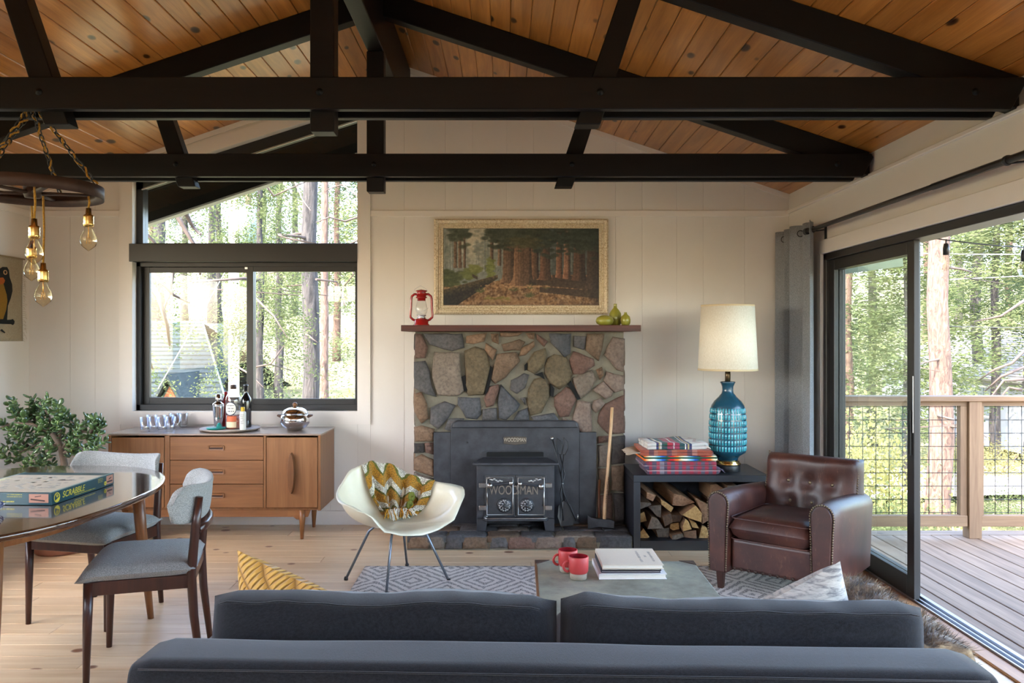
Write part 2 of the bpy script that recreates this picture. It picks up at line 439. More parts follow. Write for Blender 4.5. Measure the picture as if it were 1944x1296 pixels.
# other walls
LY0, LY1, LZ0, LZ1 = .6, 4.9, 1.0, 2.25
struct('wall_left', MB().box(XL-.15, XL, YF, LY0, -.1, 2.5).box(XL-.15, XL, LY1, B1, -.1, 2.5).box(XL-.15, XL, LY0, LY1, -.1, LZ0).box(XL-.15, XL, LY0, LY1, LZ1, 2.5), WALL, 'warm white left wall')
w4 = MB().box(XL-.1, XL-.04, LY0, LY1, LZ0, LZ0+.05).box(XL-.1, XL-.04, LY0, LY1, LZ1-.05, LZ1)
for y in (LY0, 2.0, 3.4, LY1-.05): w4.box(XL-.1, XL-.04, y, y+.05, LZ0, LZ1)
win4 = struct('added_window_left', w4, FRAME, 'wide dark framed window added unseen in the left wall to light the room')  # out of view, added to let daylight in from the left
MB().box(XL-.075, XL-.07, LY0, LY1, LZ0, LZ1).build('pane', GLASS, win4)
struct('baseboard_left', MB().box(XL, XL+.014, YF, YB, 0, .105), TRIM, 'tall white baseboard along left wall', bevel=.003, seg=1)
struct('trim_5', MB().box(XL, XL+.014, YF, YB, 2.315, 2.362), TRIM, 'white horizontal rail along left wall', bevel=.003, seg=1)
DY0, DY1, DZ = -1.6, 5.47, 1.965
wr = MB().box(XR, XR+.12, DY1, YB+.02, -.1, 2.5).box(XR, XR+.12, YF, DY0, -.1, 2.5).box(XR, XR+.12, DY0, DY1, DZ, 2.5)
struct('wall_right', wr, WALL, 'warm white right wall above sliding door')
struct('trim_6', MB().box(XR-.022, XR+.01, YF, YB, 2.335, 2.36), TRIM, 'white ledge moulding along right wall under the ceiling', bevel=.004, seg=1)
dcs = MB().box(XR-.02, XR+.01, DY0-.1, DY1+.02, DZ, DZ+.092).box(XR-.02, XR+.01, DY1, DY1+.06, 0, DZ)
struct('trim_7', dcs, TRIM, 'white head casing above sliding door', bevel=.003, seg=1)
wf = MB()
for pl in ([(XL-.15, -.1), (-3.25, -.1), (-3.25, zc(-3.25)+.03), (XL-.15, zc(XL-.15)+.03)], [(1.8, -.1), (XR+.12, -.1), (XR+.12, zc(XR+.12)+.03), (1.8, zc(1.8)+.03)],
           [(-3.25, -.1), (1.8, -.1), (1.8, 2.0), (-3.25, 2.0)], [(-3.25, 2.4), (1.8, 2.4), (1.8, zc(1.8)+.03), (RX, RZ+.03), (-3.25, zc(-3.25)+.03)]):
    wf.prism(pl, YF-.14, YF, fy)
struct('wall_front', wf, WALL, 'white wall behind the viewer with opening for the added window', recal=True)
w3 = MB()  # unseen high window strip, added behind the lens as extra light
for x in (-3.25, -1.6, .05, 1.74): w3.box(x, x+.06, YF-.1, YF-.04, 2.0, 2.4)
w3.box(-3.25, 1.8, YF-.1, YF-.04, 2.0, 2.06).box(-3.25, 1.8, YF-.1, YF-.04, 2.34, 2.4)
win3 = struct('added_window_rear', w3, FRAME, 'wide dark framed window added behind the viewer to light the room')
MB().box(-3.2, 1.75, YF-.073, YF-.067, 2.0, 2.4).build('pane', GLASS, win3)

# windows in the end wall
YW = YB+.05
w1 = thing('window_1', 'dark framed fixed window with sloping top under the gable', None, (0,0,0), kind='structure')
pl = lambda d: [(WX0+d, WH1+d), (WX1-.004, WH1+d), (WX1-.004, zw(WX1)-d*1.2), (WX0+d, zw(WX0)-d*1.2+.3197*d)]
fr1 = MB().box(WX0, WX0+.05, YW, YW+.09, WH1, zw(WX0)).box(WX0, WX1, YW, YW+.09, WH1, WH1+.012)
fr1.prism([(WX0, zw(WX0)-.085), (WX1, zw(WX1)-.085), (WX1, zw(WX1)), (WX0, zw(WX0))], YW, YW+.09, fy)
fr1.box(WX1-.012, WX1, YW, YW+.09, WH1, zw(WX1))
fr1.build('frame', FRAME, w1, recal=True)
MB().prism([(WX0+.045, zw(WX0)-.086), (WX1, zw(WX1)-.1), (WX1, zw(WX1)-.092), (WX0+.045, zw(WX0)-.078)], YW-.012, YW, fy).build('glazing_bead', STEEL, w1, recal=True)
MB().prism([(WX0+.05, WH1+.012), (WX1-.012, WH1+.012), (WX1-.012, zw(WX1)-.08), (WX0+.05, zw(WX0)-.08)], YW+.045, YW+.049, fy).build('pane', GLASS, w1, recal=True)
struct('trim_8', MB().box(WX0-.02, WX1, YB-.03, YB+.14, WH0, WH1), FRAME, 'dark timber transom between upper and lower window', bevel=.003)
w2 = thing('window_2', 'dark framed horizontal sliding window', None, (0,0,0), kind='structure')
f2 = MB().box(WX0, WX0+.03, YW, YW+.09, WZ0, WH0).box(WX1-.016, WX1, YW, YW+.09, WZ0, WH0).box(WX0, WX1, YW, YW+.09, WZ0, WZ0+.045).box(WX0, WX1, YW, YW+.09, WH0-.032, WH0)
f2.build('frame', FRAME, w2, bevel=.002, seg=1)
k = .003965
def sash(x0, x1, z0, z1, st, y, name):
    s = MB().box(x0, x0+st[0], y, y+.035, z0, z1).box(x1-st[1], x1, y, y+.035, z0, z1).box(x0+st[0], x1-st[1], y, y+.035, z0, z0+st[2]).box(x0+st[0], x1-st[1], y, y+.035, z1-st[3], z1)
    so = s.build(name, FRAME, w2, bevel=.002, seg=1)
    MB().box(x0+st[0], x1-st[1], y+.015, y+.019, z0+st[2], z1-st[3]).build('pane', GLASS, so)
    return so
xm = -1.94
sash(WX0+.03, xm+.03, WZ0+.045, WH0-.032, (.05, .045, .05, .04), YW+.045, 'sash')
s2 = sash(xm-.02, WX1-.016, WZ0+.03, WH0-.03, (.05, .014, .058, .038), YW+.005, 'sash')
MB().box(xm-.03, xm-.01, YW-.006, YW+.005, WH0-.05, WH0-.035).build('latch', STEEL, s2)

# sliding door in the right wall
d1 = thing('door_1', 'dark framed sliding glass door to the deck, half open', None, (0,0,0), kind='structure')
fd = MB().box(XR, XR+.13, DY1-.05, DY1, 0, DZ).box(XR, XR+.13, DY0, DY0+.05, 0, DZ).box(XR, XR+.13, DY0, DY1, DZ-.045, DZ)
fd.build('frame', FRAME, d1, bevel=.003, seg=1)
th = MB()
for a, b, z in ((XR+.018, XR+.026, .022), (XR+.05, XR+.058, .022), (XR+.085, XR+.093, .022), (XR+.018, XR+.13, .008)): th.box(a, b, DY0, DY1-.05, 0, z)
th.build('track', mat('track_aluminium', (.5,.5,.52), .35, metal=1.0), d1)
for yy, (a, b) in enumerate(((4.30, 5.42), (4.36, 5.42))):
    x0 = XR+.022+.035*yy; st = .075
    s = MB().box(x0, x0+.03, a, a+st, .02, DZ-.045).box(x0, x0+.03, b-st, b, .02, DZ-.045).box(x0, x0+.03, a+st, b-st, .02, .13).box(x0, x0+.03, a+st, b-st, DZ-.115, DZ-.045)
    so = s.build('sash', FRAME, d1, bevel=.002, seg=1)
    MB().box(x0+.013, x0+.017, a+st, b-st, .13, DZ-.115).build('pane', glassmat('door_glass', (.96,1,.97), .05) if yy == 0 else GLASS, so)
    if yy == 0:
        MB().box(x0-.012, x0, a+.02, a+.05, .78, 1.02).box(x0-.016, x0-.012, a+.03, a+.04, .84, .95).build('handle', BLACKM, so, bevel=.002)
        MB().box(x0-.004, x0, a+.005, a+.012, .9, 1.2).build('strike_plate', STEEL, so)
struct('trim_9', MB().box(XR-.06, XR+.018, DY0, DY1, 0, .012), wood('fir_threshold', srgb(160,112,70), srgb(190,140,92), axis=1, rnd=0), 'narrow fir threshold inside sliding door', bevel=.003, seg=1)

# ---------------------------------------------------------------- trusses and ridge beam
BOLTM = mat('dark_bolt', (.004,.004,.004), .5, spec=.2)
def truss(y):
    t = thing('roof_truss', 'dark stained timber roof truss', 'roof truss', (RX, y, 2.33))
    zb, zt = 2.335, 2.467; LX = RX
    def pz(pl, y0, y1, name, bev=.004):
        MB().prism([(a-LX, b-2.33) for a, b in pl], y0, y1, fy).build(name, BLACKWOOD, t, bevel=bev, recal=True, seg=1)
    for y0 in (-.088, .045):
        pz([(XL+.07, zb), (XR-.07, zb), (XR-.008, zt-.02), (XR-.02, zt), (XL+.02, zt), (XL+.008, zt-.02)], y0, y0+.043, 'bottom_chord')
    for s in (-1, 1):
        xe = (XL+.01) if s < 0 else (XR-.01)
        pz([(RX+s*.045, zc(RX+s*.045)-.002), (xe, zc(xe)-.002), (xe, zc(xe)-.14), (RX+s*.045, zc(RX+s*.045)-.15)], -.043, .043, 'rafter')
    pz([(RX-.05, 2.255), (RX+.05, 2.255), (RX+.05, 3.075), (RX-.05, 3.075)], -.043, .043, 'king_post')
    for s in (-1, 1):
        a0, a1 = 1.09, 1.30; n = .052
        pz([(RX+s*(a0-n+.01), 2.285), (RX+s*(a0+n+.01), 2.285), (RX+s*(a1+n), 2.90), (RX+s*(a1-n), 2.87)], -.043, .043, 'web')
    for x in (RX, RX-1.145, RX+1.145, XR-.22):
        MB().lathe([(.015, 0), (.015, .003), (.008, .004), (.008, .01), (0.0001, .011)], 10).xf(rot(90, 'X')).build('bolt', BOLTM, t, (x-LX, -.088, 2.405-2.33))
    return t
t1 = truss(3.41); t1['label'] = 'nearer dark timber roof truss, chandelier chains hang from it'
t2 = truss(4.79); t2['label'] = 'farther dark timber roof truss, closer to the fireplace wall'
rb = MB().box(RX-.047, RX+.047, 1.5, YB-.02, 3.078, RZ-.03)
tag(rb.build('ridge_beam', BLACKWOOD, bevel=.004, seg=1, center=True), 'dark timber ridge beam running under the ceiling peak', 'beam')
# ---------------------------------------------------------------- outside: eaves, deck, ground, houses, trees
WEATHERED = wood('weathered_deck_wood', srgb(112,88,68), srgb(150,124,100), rough=.75, rnd=.14, knots=srgb(70,50,36), kscale=(2.5, 7, 3), kth=.07, bump=.25)
CEDAR = wood('cedar_railing_wood', srgb(106,79,55), srgb(135,108,79), rough=.7, rnd=.1, knots=srgb(65,42,26), kscale=(3, 7, 3), kth=.09, bump=.25)
CEDARZ = wood('cedar_post_wood', srgb(106,79,55), srgb(135,108,79), rough=.7, axis=2, rnd=.1, bump=.25)
EAVE = mat('dark_green_eave_paint', srgb(58,58,50), .6, var=.1)
eb = thing('barge_rafter', 'dark timber barge rafter outside the gable window', 'rafter', (0, 6.62, 2.0))
for s in (-1, 1):
    xe = -4.3 if s < 0 else 2.55
    MB().prism([(RX, zc(RX)-.02), (xe, zc(xe)-.02), (xe, zc(xe)-.38), (RX, zc(RX)-.40)], -.04, .04, lambda a, b, z: (a, z, b-2.0)).build('barge_board', BLACKWOOD, eb, recal=True, bevel=.004)
MB().prism([(-4.3, zc(-4.3)-.4), (RX, zc(RX)-.42), (RX, zc(RX)-.405), (-4.3, zc(-4.3)-.385)], -.045, .045, lambda a, b, z: (a, z, b-2.0)).build('drip_edge', mat('grey_flashing', (.3,.3,.29), .4), eb, recal=True)
ev = thing('eave_rafters', 'dark rafter tails under the eave outside the sliding door', 'eave', (2.3, 3.4, 2.3))
for y in (2.0, 3.41, 4.79, 6.13):
    x0, x1 = 2.28, 2.98
    MB().prism([(x0, zc(x0)+.015), (x1, zc(x1)+.015), (x1, zc(x1)-.08), (x1-.06, zc(x1)-.125), (x0, zc(x0)-.13)], -.045, .045, lambda a, b, z: (a-2.3, z, b-2.3)).build('rafter_tail', EAVE, ev, (0, y-3.4, 0), recal=True, bevel=.004)
gu = MB().prism([(2.98, zc(3.0)-.06), (3.09, zc(3.0)-.05), (3.11, zc(3.0)+.05), (2.98, zc(3.0)+.06)], 0.5, 6.85, lambda a, b, z: (a, z, b))
tag(gu.build('gutter', EAVE, recal=True, center=True), 'dark gutter along the eave edge above the deck', 'gutter')

tag(MB().bar((2.85, 7.2, 2.0), (3.52, 7.25, 2.09), .09, .105).build('reflection_bar', mat('green_reflection_tone', srgb(52,62,44), .6, var=.1), center=True), 'dark green bar standing in for a reflection in the door glass', 'beam')  # solid bar added in place of a reflection on the door glass
deck = thing('wood_deck', 'weathered wooden deck outside the sliding door', 'deck', (4.2, 3.2, -.045))
x = 2.285
while x < 6.2:
    MB().box(-2.8, 2.78, -.067, .067, -.03, 0).build('deck_plank', WEATHERED, deck, (x+.067-4.2, 0, 0), rz=PI/2, bevel=.003, seg=1)
    x += .1415
MB().box(-1.95, 2.0, 2.79, 2.93, -.03, 0).build('border_plank', WEATHERED, deck, bevel=.003, seg=1)
for yj in (2.7, -.2, -2.7): MB().box(-1.9, 2.0, yj, yj+.2, -.25, -.035).build('joist', WEATHERED, deck)
for x in (-1.8, 1.9):
    for yy in (2.8, -2.6): MB().box(x-.07, x+.07, yy-.07, yy+.07, -2.6, -.25).build('support_post', CEDARZ, deck)
RY = 5.93
rl = thing('deck_railing', 'wooden deck railing with black wire grid panels', 'railing', (3.4, RY, -.045))
MB().box(-1.15, 3.0, -.07, .07, .99, 1.027).build('top_rail', CEDAR, rl, bevel=.004)
MB().box(-1.12, 3.0, -.0325, -.0, .955, .99).build('upper_rail', CEDAR, rl, bevel=.003)
for px_ in (0.0, 2.2):
    MB().box(px_-.05, px_+.042, -.06, .03, 0, .99).build('post', CEDARZ, rl, bevel=.004)
    MB().box(px_-.10, px_-.052, -.035, .02, .1, .955).box(px_+.044, px_+.07, -.035, .02, .1, .955).build('mesh_stop', CEDARZ, rl, bevel=.003)
MB().box(-1.12, -.055, -.05, -.0, .085, .165).build('bottom_rail', CEDAR, rl, bevel=.004)
MB().box(.045, 2.14, -.05, -.0, .085, .165).build('bottom_rail', CEDAR, rl, bevel=.004)
WIRE = mat('black_wire', (.02,.022,.02), .45)
wv = MB().tube([(0,0,.13), (0,0,.97)], .0028, 5).mesh('wire'); wv.materials.append(WIRE)
for k in range(33):
    x = -1.08+k*.0965
    if -.1 < x < .07: continue
    o = bpy.data.objects.new('wire', wv); COL.objects.link(o); o.parent = rl; o.location = (x, .005, 0)
for k in range(9):
    MB().tube([(-1.12, .008, .175+k*.0965), (2.1, .008, .175+k*.0965)], .0028, 5).build('wire', WIRE, rl)
sl_ = thing('string_lights', 'black string light cable with bulbs over the deck', 'string lights', (2.9, 4.6, 1.9))
A, B = P(1772, 452, 4.7), P(2010, 472, 4.75); off = Vector((2.9, 4.6, 1.9))
MB().tube([p-off for p in catenary(A, B, .012)], .004, 6).build('cable', BLACKM, sl_)
for t in (.1, .72):
    q = A.lerp(B, t)-off
    MB().lathe([(.012, 0), (.018, -.03), (.017, -.065), (.0001, -.066)], 10, q-Vector((0,0,.025))).tube([q, q-Vector((0,0,.03))], .004, 6).build('lamp_socket', BLACKM, sl_)
    MB().lathe([(.012, 0), (.03, -.035), (.032, -.055), (.02, -.085), (.0001, -.095)], 12, q-Vector((0,0,.088))).build('bulb', glassmat('clear_bulb', (.98,.96,.9), .09), sl_)

# ground
GRASS = NB('forest_floor'); GRASS.set(rough=.95)
co = GRASS.coord(); n1 = GRASS.noise(co, .35, 6); n2 = GRASS.noise(co, 3, 5)
gcol = GRASS.ramp(n1, [(.35, srgb(85,75,52)), (.5, srgb(96,95,56)), (.65, srgb(120,111,84))])
GRASS.base(GRASS.mix(.35, gcol, GRASS.ramp(n2, [(.3, srgb(59,62,30)), (.7, srgb(161,153,119))])))
def gz(x, y):
    t = min(1, max(0, (x+6)/11)); t = t*t*(3-2*t)
    z = -.75*(1-t)-2.3*t
    z += max(0, y-24)*.16+.25*noise.noise(Vector((x*.13, y*.13, 0)))
    return z
gm = MB().grid(lambda u, v: (-70+150*u, -14+104*v, gz(-70+150*u, -14+104*v)), 90, 64)
struct('ground', gm, GRASS.m, 'sunlit forest floor outside the house')
road = MB().grid(lambda u, v: (3+40*u, 17.2+5.0*v+3*u, gz(3+40*u, 17+5*v+3*u)+.16), 30, 8)
tag(road.build('road', mat('pale_asphalt', srgb(176,168,164), .85, var=.12, vs=2)), 'pale asphalt road beyond the deck railing', None, None, 'structure')

# houses
def gable_house(name, label, loc, rz, W_, D_, hw_, hr, wallm, roofm, over=.35, rows=22):
    t = thing(name, label, 'house', loc, rz)
    MB().prism([(-W_/2, 0), (W_/2, 0), (W_/2, hw_), (0, hr), (-W_/2, hw_)], -D_/2, D_/2, lambda a, b, z: (z, a, b)).build('wall', wallm, t, recal=True)
    for s in (-1, 1):
        sl = Vector((0, s*W_/2, hw_-hr)); L = sl.length*(1+over*2/W_); d = sl.normalized()
        r = MB()
        for k in range(rows):
            a, b = k*L/rows, (k+1.25)*L/rows
            p0 = Vector((0, 0, hr+.06))+d*a; p1 = Vector((0, 0, hr+.06))+d*min(b, L)
            up = Vector((0, -s*d.z*s*s, 0)); n = Vector((0, s*(hr-hw_), W_/2)).normalized()
            r.add([p0+Vector((-D_/2-.35, 0, 0))+n*.0, p0+Vector((D_/2+.35, 0, 0)), p1+Vector((D_/2+.35, 0, 0))+n*.035, p1+Vector((-D_/2-.35, 0, 0))+n*.035,
                   p1+Vector((-D_/2-.35, 0, 0))-n*.03, p1+Vector((D_/2+.35, 0, 0))-n*.03], [(0,1,2,3), (3,2,5,4)])
        ro = r.build('roof', roofm, t)
    return t
ROOF = NB('green_shingle_roof'); ROOF.set(rough=.8)
co = ROOF.coord(); br = ROOF.n('TexBrick'); br.inputs['Scale'].default_value = 1.0; br.inputs['Mortar Size'].default_value = .012; br.inputs['Brick Width'].default_value = .32; br.inputs['Row Height'].default_value = .16
mpv = ROOF.n('Mapping'); ROOF.l(co, mpv.inputs[0]); ROOF.l(mpv.outputs[0], br.inputs['Vector'])
br.inputs['Color1'].default_value = (*srgb(28,37,35), 1); br.inputs['Color2'].default_value = (*srgb(37,48,45), 1); br.inputs['Mortar'].default_value = (*srgb(21,32,30), 1)
ROOF.base(br.outputs['Color'])
HW = mat('green_house_siding', srgb(70,84,70), .8, var=.1)
h1 = thing('neighbour_house', 'house with green shingled hip roof and small dormer seen through the left sash', 'house', (-11.5, 24, -1.6))
hx0, hx1, hrun, hz0, hz1 = -3.6, 2.6, 2.0, 1.15, 3.44      # ridge ends, hip run, eave and ridge height
MB().box(hx0-.4, hx1+hrun-.5, -3.2, 3.0, 0, hz0+.05).build('wall', HW, h1)
for s_ in (-1, 1):
    r = MB(); NR = 20; D_ = 3.6
    for k in range(NR):
        t0, t1 = k/NR, min(1, (k+1.2)/NR); pt_ = lambda t, e, up: ((hx0-.5-hrun*t) if e < 0 else (hx1+hrun*t), s_*D_*t, hz1-(hz1-hz0)*t+up)
        r.add([pt_(t0, -1, 0), pt_(t0, 1, 0), pt_(t1, 1, .045), pt_(t1, -1, .045), pt_(t1, -1, -.02), pt_(t1, 1, -.02)], [(0, 1, 2, 3), (3, 2, 5, 4)])
    r.build('roof_slope', ROOF.m, h1, recal=True)
MB().prism([(2.0, 1.2), (3.75, 1.2), (3.75, -2.3), (2.0, -2.3)], 0, .06, lambda a, b, z: (a, b, hz1-.04+z-(1.2-b)*.62)).build('wing_roof', ROOF.m, h1, recal=True)
MB().tube([(hx1, 0, hz1+.03), (hx1+hrun, -3.62, hz0+.06)], .03, 6).build('hip_cap', mat('pale_hip_cap', srgb(80,94,88), .8), h1)
MB().tube([(hx0, 0, hz1+.02), (hx1, 0, hz1+.02)], .06, 6).build('ridge_cap', mat('pale_ridge_cap', srgb(104,126,118), .8), h1)
dm = MB().prism([(-.4, 0), (.4, 0), (.4, .5), (0, 1.2), (-.4, .5)], -4.0, -1.2, lambda a, b, z: (a, z, b)).build('dormer', HW, h1, (3.3, 0, .75), recal=True)
for s_ in (-1, 1): MB().prism([(s_*.62, .25), (0, 1.38), (0, 1.26), (s_*.54, .25)], -4.25, -1.0, lambda a, b, z: (a, z, b)).build('dormer_roof', ROOF.m, dm, recal=True)
MB().prism([(-.26, .6), (.26, .6), (0, 1.08)], -4.06, -4.0, lambda a, b, z: (a, z, b)).build('gable_board', mat('orange_cedar_board', srgb(150,84,48), .7, var=.15), dm, recal=True)
MB().box(-.34, .34, -4.08, -4.0, .5, .58).build('window_head', TRIM, dm)
for s_ in (-1, 1): MB().box(s_*.3-.03, s_*.3+.03, -4.07, -4.0, -.4, .5).build('window_jamb', TRIM, dm)
MB().box(-.28, .28, -4.04, -4.0, -.4, .5).build('window_pane', mat('dim_window', (.06,.07,.08), .1), dm)
h2 = gable_house('grey_house', 'grey house beyond the road at the right edge', (P(1935, 860, 27).x+1.0, 28, gz(18, 28)-.3), math.radians(90), 6, 9, 2.2, 3.6, mat('grey_siding', srgb(150,152,156), .8, var=.06), mat('grey_roof', srgb(140,136,132), .85, var=.1))
for x in (-2.2, -.4, 1.4):
    f = MB().box(x-.45, x+.45, -.06, .03, 1.0, 1.9).build('window', TRIM, h2, (4.52, 0, 0), rz=PI/2)
    f.location = (-4.52 if False else 0, 0, 0); f.location = (4.55, 0, 0)
    MB().box(x-.38, x+.38, -.08, -.05, 1.07, 1.83).build('pane', mat('dim_window_2', (.12,.15,.17), .15), f)
for x in (-2.6, -.5, 1.6):
    f = MB().box(-.55, .55, -.06, .03, .9, 1.9).build('window', TRIM, h2, (x, 3.03, 0), rz=PI)
    MB().box(-.48, -.03, -.09, -.05, .97, 1.83).box(.03, .48, -.09, -.05, .97, 1.83).build('pane', mat('dim_window_3', (.12,.15,.17), .15), f)

# trees
BARKG = NB('grey_furrowed_bark'); BARKG.set(rough=.9)
co = BARKG.coord((7, 7, 1.1), rnd=True); n1 = BARKG.noise(co, 2.4, 6, .7, 1.2); BARKG.base(BARKG.ramp(n1, [(.36, srgb(31,28,28)), (.55, srgb(67,62,60)), (.7, srgb(88,82,78))])); BARKG.bump(n1, .9, .06); BARKG = BARKG.m
BARKR = NB('warm_plated_bark'); BARKR.set(rough=.9)
co = BARKR.coord((6, 6, 1.6), rnd=True); n1 = BARKR.noise(co, 2.2, 6, .7, 1.5); BARKR.base(BARKR.ramp(n1, [(.34, srgb(57,42,36)), (.55, srgb(103,80,68)), (.72, srgb(127,110,97))])); BARKR.bump(n1, .8, .05); BARKR = BARKR.m
TWIG = mat('dark_twig', srgb(74,62,56), .9, var=.2)
LEAF = [leafmat('cedar_foliage', srgb(69,81,52), srgb(105,113,76)), leafmat('pine_foliage', srgb(81,92,62), srgb(123,128,89)), leafmat('yellow_foliage', srgb(120,117,69), srgb(150,142,97)), leafmat('deep_foliage', srgb(54,68,49), srgb(86,97,68))]
def spray_mesh(name, m, seed, H, R, nb_, per, droop=.35, q=(.16, .035), shape=1.0, bottom=.0):
    rr = random.Random(seed); vs = []; fs = []
    for b in range(nb_):
        t = bottom+(1-bottom)*rr.random()**.9; a = rr.random()*2*PI; L = R*(1-t*.82*shape)*rr.uniform(.55, 1.1)
        d = Vector((math.cos(a), math.sin(a), 0)); z0 = H*t
        for i in range(per):
            s = rr.random()**.6; w = L*.13*(1-s*.4)
            c = d*(s*L)+Vector((rr.gauss(0, w), rr.gauss(0, w), z0-droop*L*s*s+rr.gauss(0, .07*R)))
            u = (d+Vector((rr.gauss(0, .7), rr.gauss(0, .7), rr.gauss(-.15, .5)))).normalized()
            v = u.cross(Vector((rr.gauss(0, 1), rr.gauss(0, 1), rr.gauss(0, 1)))).normalized()
            l, w2 = q[0]*rr.uniform(.6, 1.3), q[1]*rr.uniform(.7, 1.3); o = len(vs)
            vs += [c-u*l*.5, c+v*w2, c+u*l*.5, c-v*w2]; fs.append((o, o+1, o+2, o+3))
    mb = MB(); mb.add(vs, fs); me = mb.mesh(name); me.materials.append(m); return me
FOL = [spray_mesh('foliage', LEAF[0], 1, 7, 1.9, 80, 190, .35, (.085, .014)), spray_mesh('foliage', LEAF[1], 2, 7, 1.9, 70, 190, .1, (.15, .007)),
       spray_mesh('foliage', LEAF[3], 3, 8, 1.7, 85, 190, .3, (.085, .014)), spray_mesh('foliage', LEAF[1], 4, 7.5, 2.2, 80, 190, .45, (.095, .014))]
def leafball(name, m, seed, n, q, flat=.75):
    rr = random.Random(seed); vs = []; fs = []; cl = [Vector((rr.gauss(0, .45), rr.gauss(0, .45), abs(rr.gauss(0, .4))*flat)) for _ in range(14)]
    for i in range(n):
        c = cl[i % 14]+Vector((rr.gauss(0, .2), rr.gauss(0, .2), rr.gauss(0, .17)))
        if c.z < -.05: c.z = abs(c.z)
        u = Vector((rr.gauss(0, 1), rr.gauss(0, 1), rr.gauss(0, .6))).normalized(); v = u.cross(Vector((rr.gauss(0, 1), rr.gauss(0, 1), rr.gauss(0, 1)))).normalized()
        l = q*rr.uniform(.6, 1.3); o = len(vs); vs += [c-u*l*.5, c+v*l*.32, c+u*l*.5, c-v*l*.32]; fs.append((o, o+1, o+2, o+3))
    mb = MB(); mb.add(vs, fs); me = mb.mesh(name); me.materials.append(m); return me
BUSH = [leafball('leaves', LEAF[2], 11, 11000, .036), leafball('leaves', LEAF[1], 12, 11000, .034), leafball('leaves', LEAF[0], 13, 11000, .034)]
def part_of(me, name, t, loc, sc, rz=0, kind=None):
    o = bpy.data.objects.new(name, me); COL.objects.link(o); o.parent = t; o.location = loc; o.scale = sc; o.rotation_euler.z = rz
    if kind: o['kind'] = kind
    return o
def tree(label, base, r, H, bark, fol=None, crown=(.3, 1.0), fs=1.0, lean=(0, 0), stubs=0, seed=0, cat='tree', name='conifer_tree', group=None):
    rr = random.Random(seed+100); t = thing(name, label, cat, base, rr.random()*6.28, group)
    pts = []; rs = []
    for i in range(15):
        s = i/14; pts.append((lean[0]*s+.12*r*math.sin(i*1.7+seed)*2, lean[1]*s+.1*r*math.cos(i*1.3+seed)*2, -.25+(H+.25)*s)); rs.append(r*(1-.62*s)*(1+.05*math.sin(i*2.1+seed))*(1.18 if i == 0 else 1))
    tr = MB().tube(pts, rs, 18)
    tr.warp(lambda v: v+Vector((v.x*.0, 0, 0))+.07*r*Vector((noise.noise(v*(1.2/r)*.35), noise.noise(v*(1.2/r)*.35+Vector((9,0,0))), 0)))
    tr.build('trunk', bark, t)
    for k in range(stubs):
        z = H*rr.uniform(.12, .9); a = rr.random()*6.28; L = rr.uniform(.5, 1.6); i = min(13, int(z/H*14)); p0 = Vector(pts[i]); p0.z = z
        q = [p0+Vector((math.cos(a+.3*j*rr.uniform(-1, 1))*L*j/5, math.sin(a)*L*j/5, -.12*L*j*j/9+.12*L*j/5)) for j in range(6)]
        MB().tube(q, [.03*(1-.8*j/5) for j in range(6)], 5).build('branch', TWIG, t)
    if fol is not None:
        me = FOL[fol]; zz = [v.co.z for v in me.vertices]; h0 = max(zz); z0, z1 = crown[0]*H, crown[1]*H; sz = (z1-z0)/h0
        part_of(me, 'foliage', t, (lean[0]*.5, lean[1]*.5, z0), (fs, fs, sz), rr.random()*6.28, 'stuff')
    return t
def at_ground(px, Y, dz=0):
    x = (px-CX)/F*Y; return (x, Y, gz(x, Y)+dz)
# trees singled out in the view
tree('thick grey furrowed trunk right of centre in the end wall window', at_ground(589, 13), .15, 14, BARKG, stubs=16, seed=1)
tree('slim pale trunk beside the thick grey trunk in the window', at_ground(616, 19), .11, 13, BARKR, 3, (.66, 1), .7, stubs=4, seed=2)
tree('thin grey young cedar just right of the window meeting stile', at_ground(494, 11.5), .065, 6.5, BARKG, 0, (.2, 1), .55, stubs=5, seed=3)
tree('massive sunlit pine trunk beyond the deck railing', at_ground(1784, 14), .21, 16, BARKR, stubs=9, seed=4)
tree('dark grey trunk behind the green roofed house', at_ground(300, 33), .3, 14, BARKG, 2, (.45, 1), 1.0, seed=5)
tree('blue grey trunk behind the ridge of the green roof', at_ground(402, 36), .2, 15, BARKG, 1, (.5, 1), .9, seed=6)
tree('slender dark fir with trunk showing, right of the massive pine', at_ground(1855, 27), .2, 15, BARKG, 2, (.28, 1), 1.1, seed=7)
# utility pole
up = thing('utility_pole', 'pale utility pole behind the sliding window stile', 'pole', at_ground(444, 16))
MB().tube([(0, 0, -.3), (0, 0, 9)], [.11, .09], 12).build('pole', mat('pale_weathered_pole', srgb(214,196,176), .8, var=.1), up)
MB().lathe([(.0001, 0), (.17, .0), (.17, .7), (.0001, .75)], 14, (.28, 0, 4.0)).build('transformer', mat('grey_green_can', srgb(120,142,140), .5), up)
cw = MB().tube([P(428, 515, 15.5), P(300, 738, 12.5)], .007, 5)
tag(cw.build('guy_wire', mat('pale_cable', srgb(210,205,198), .6), center=True), 'pale diagonal guy wire crossing the left sash', 'cable')
for k, (a, b, lb) in enumerate(((P(1560, 474, 22), P(2000, 482, 22), 'uppermost pale power line beyond the deck'), (P(1560, 535, 22), P(2000, 520, 22), 'second pale power line from the top beyond the deck'), (P(1560, 607, 20), P(2000, 622, 20), 'dark power line crossing behind the massive pine'))):
    tag(MB().tube(catenary(a, b, .05, 8), .011, 5).build('power_line', mat('cable_%d' % k, srgb(200,200,200) if k < 2 else srgb(60,60,56), .6), center=True), lb, 'cable', 'power lines beyond the deck')
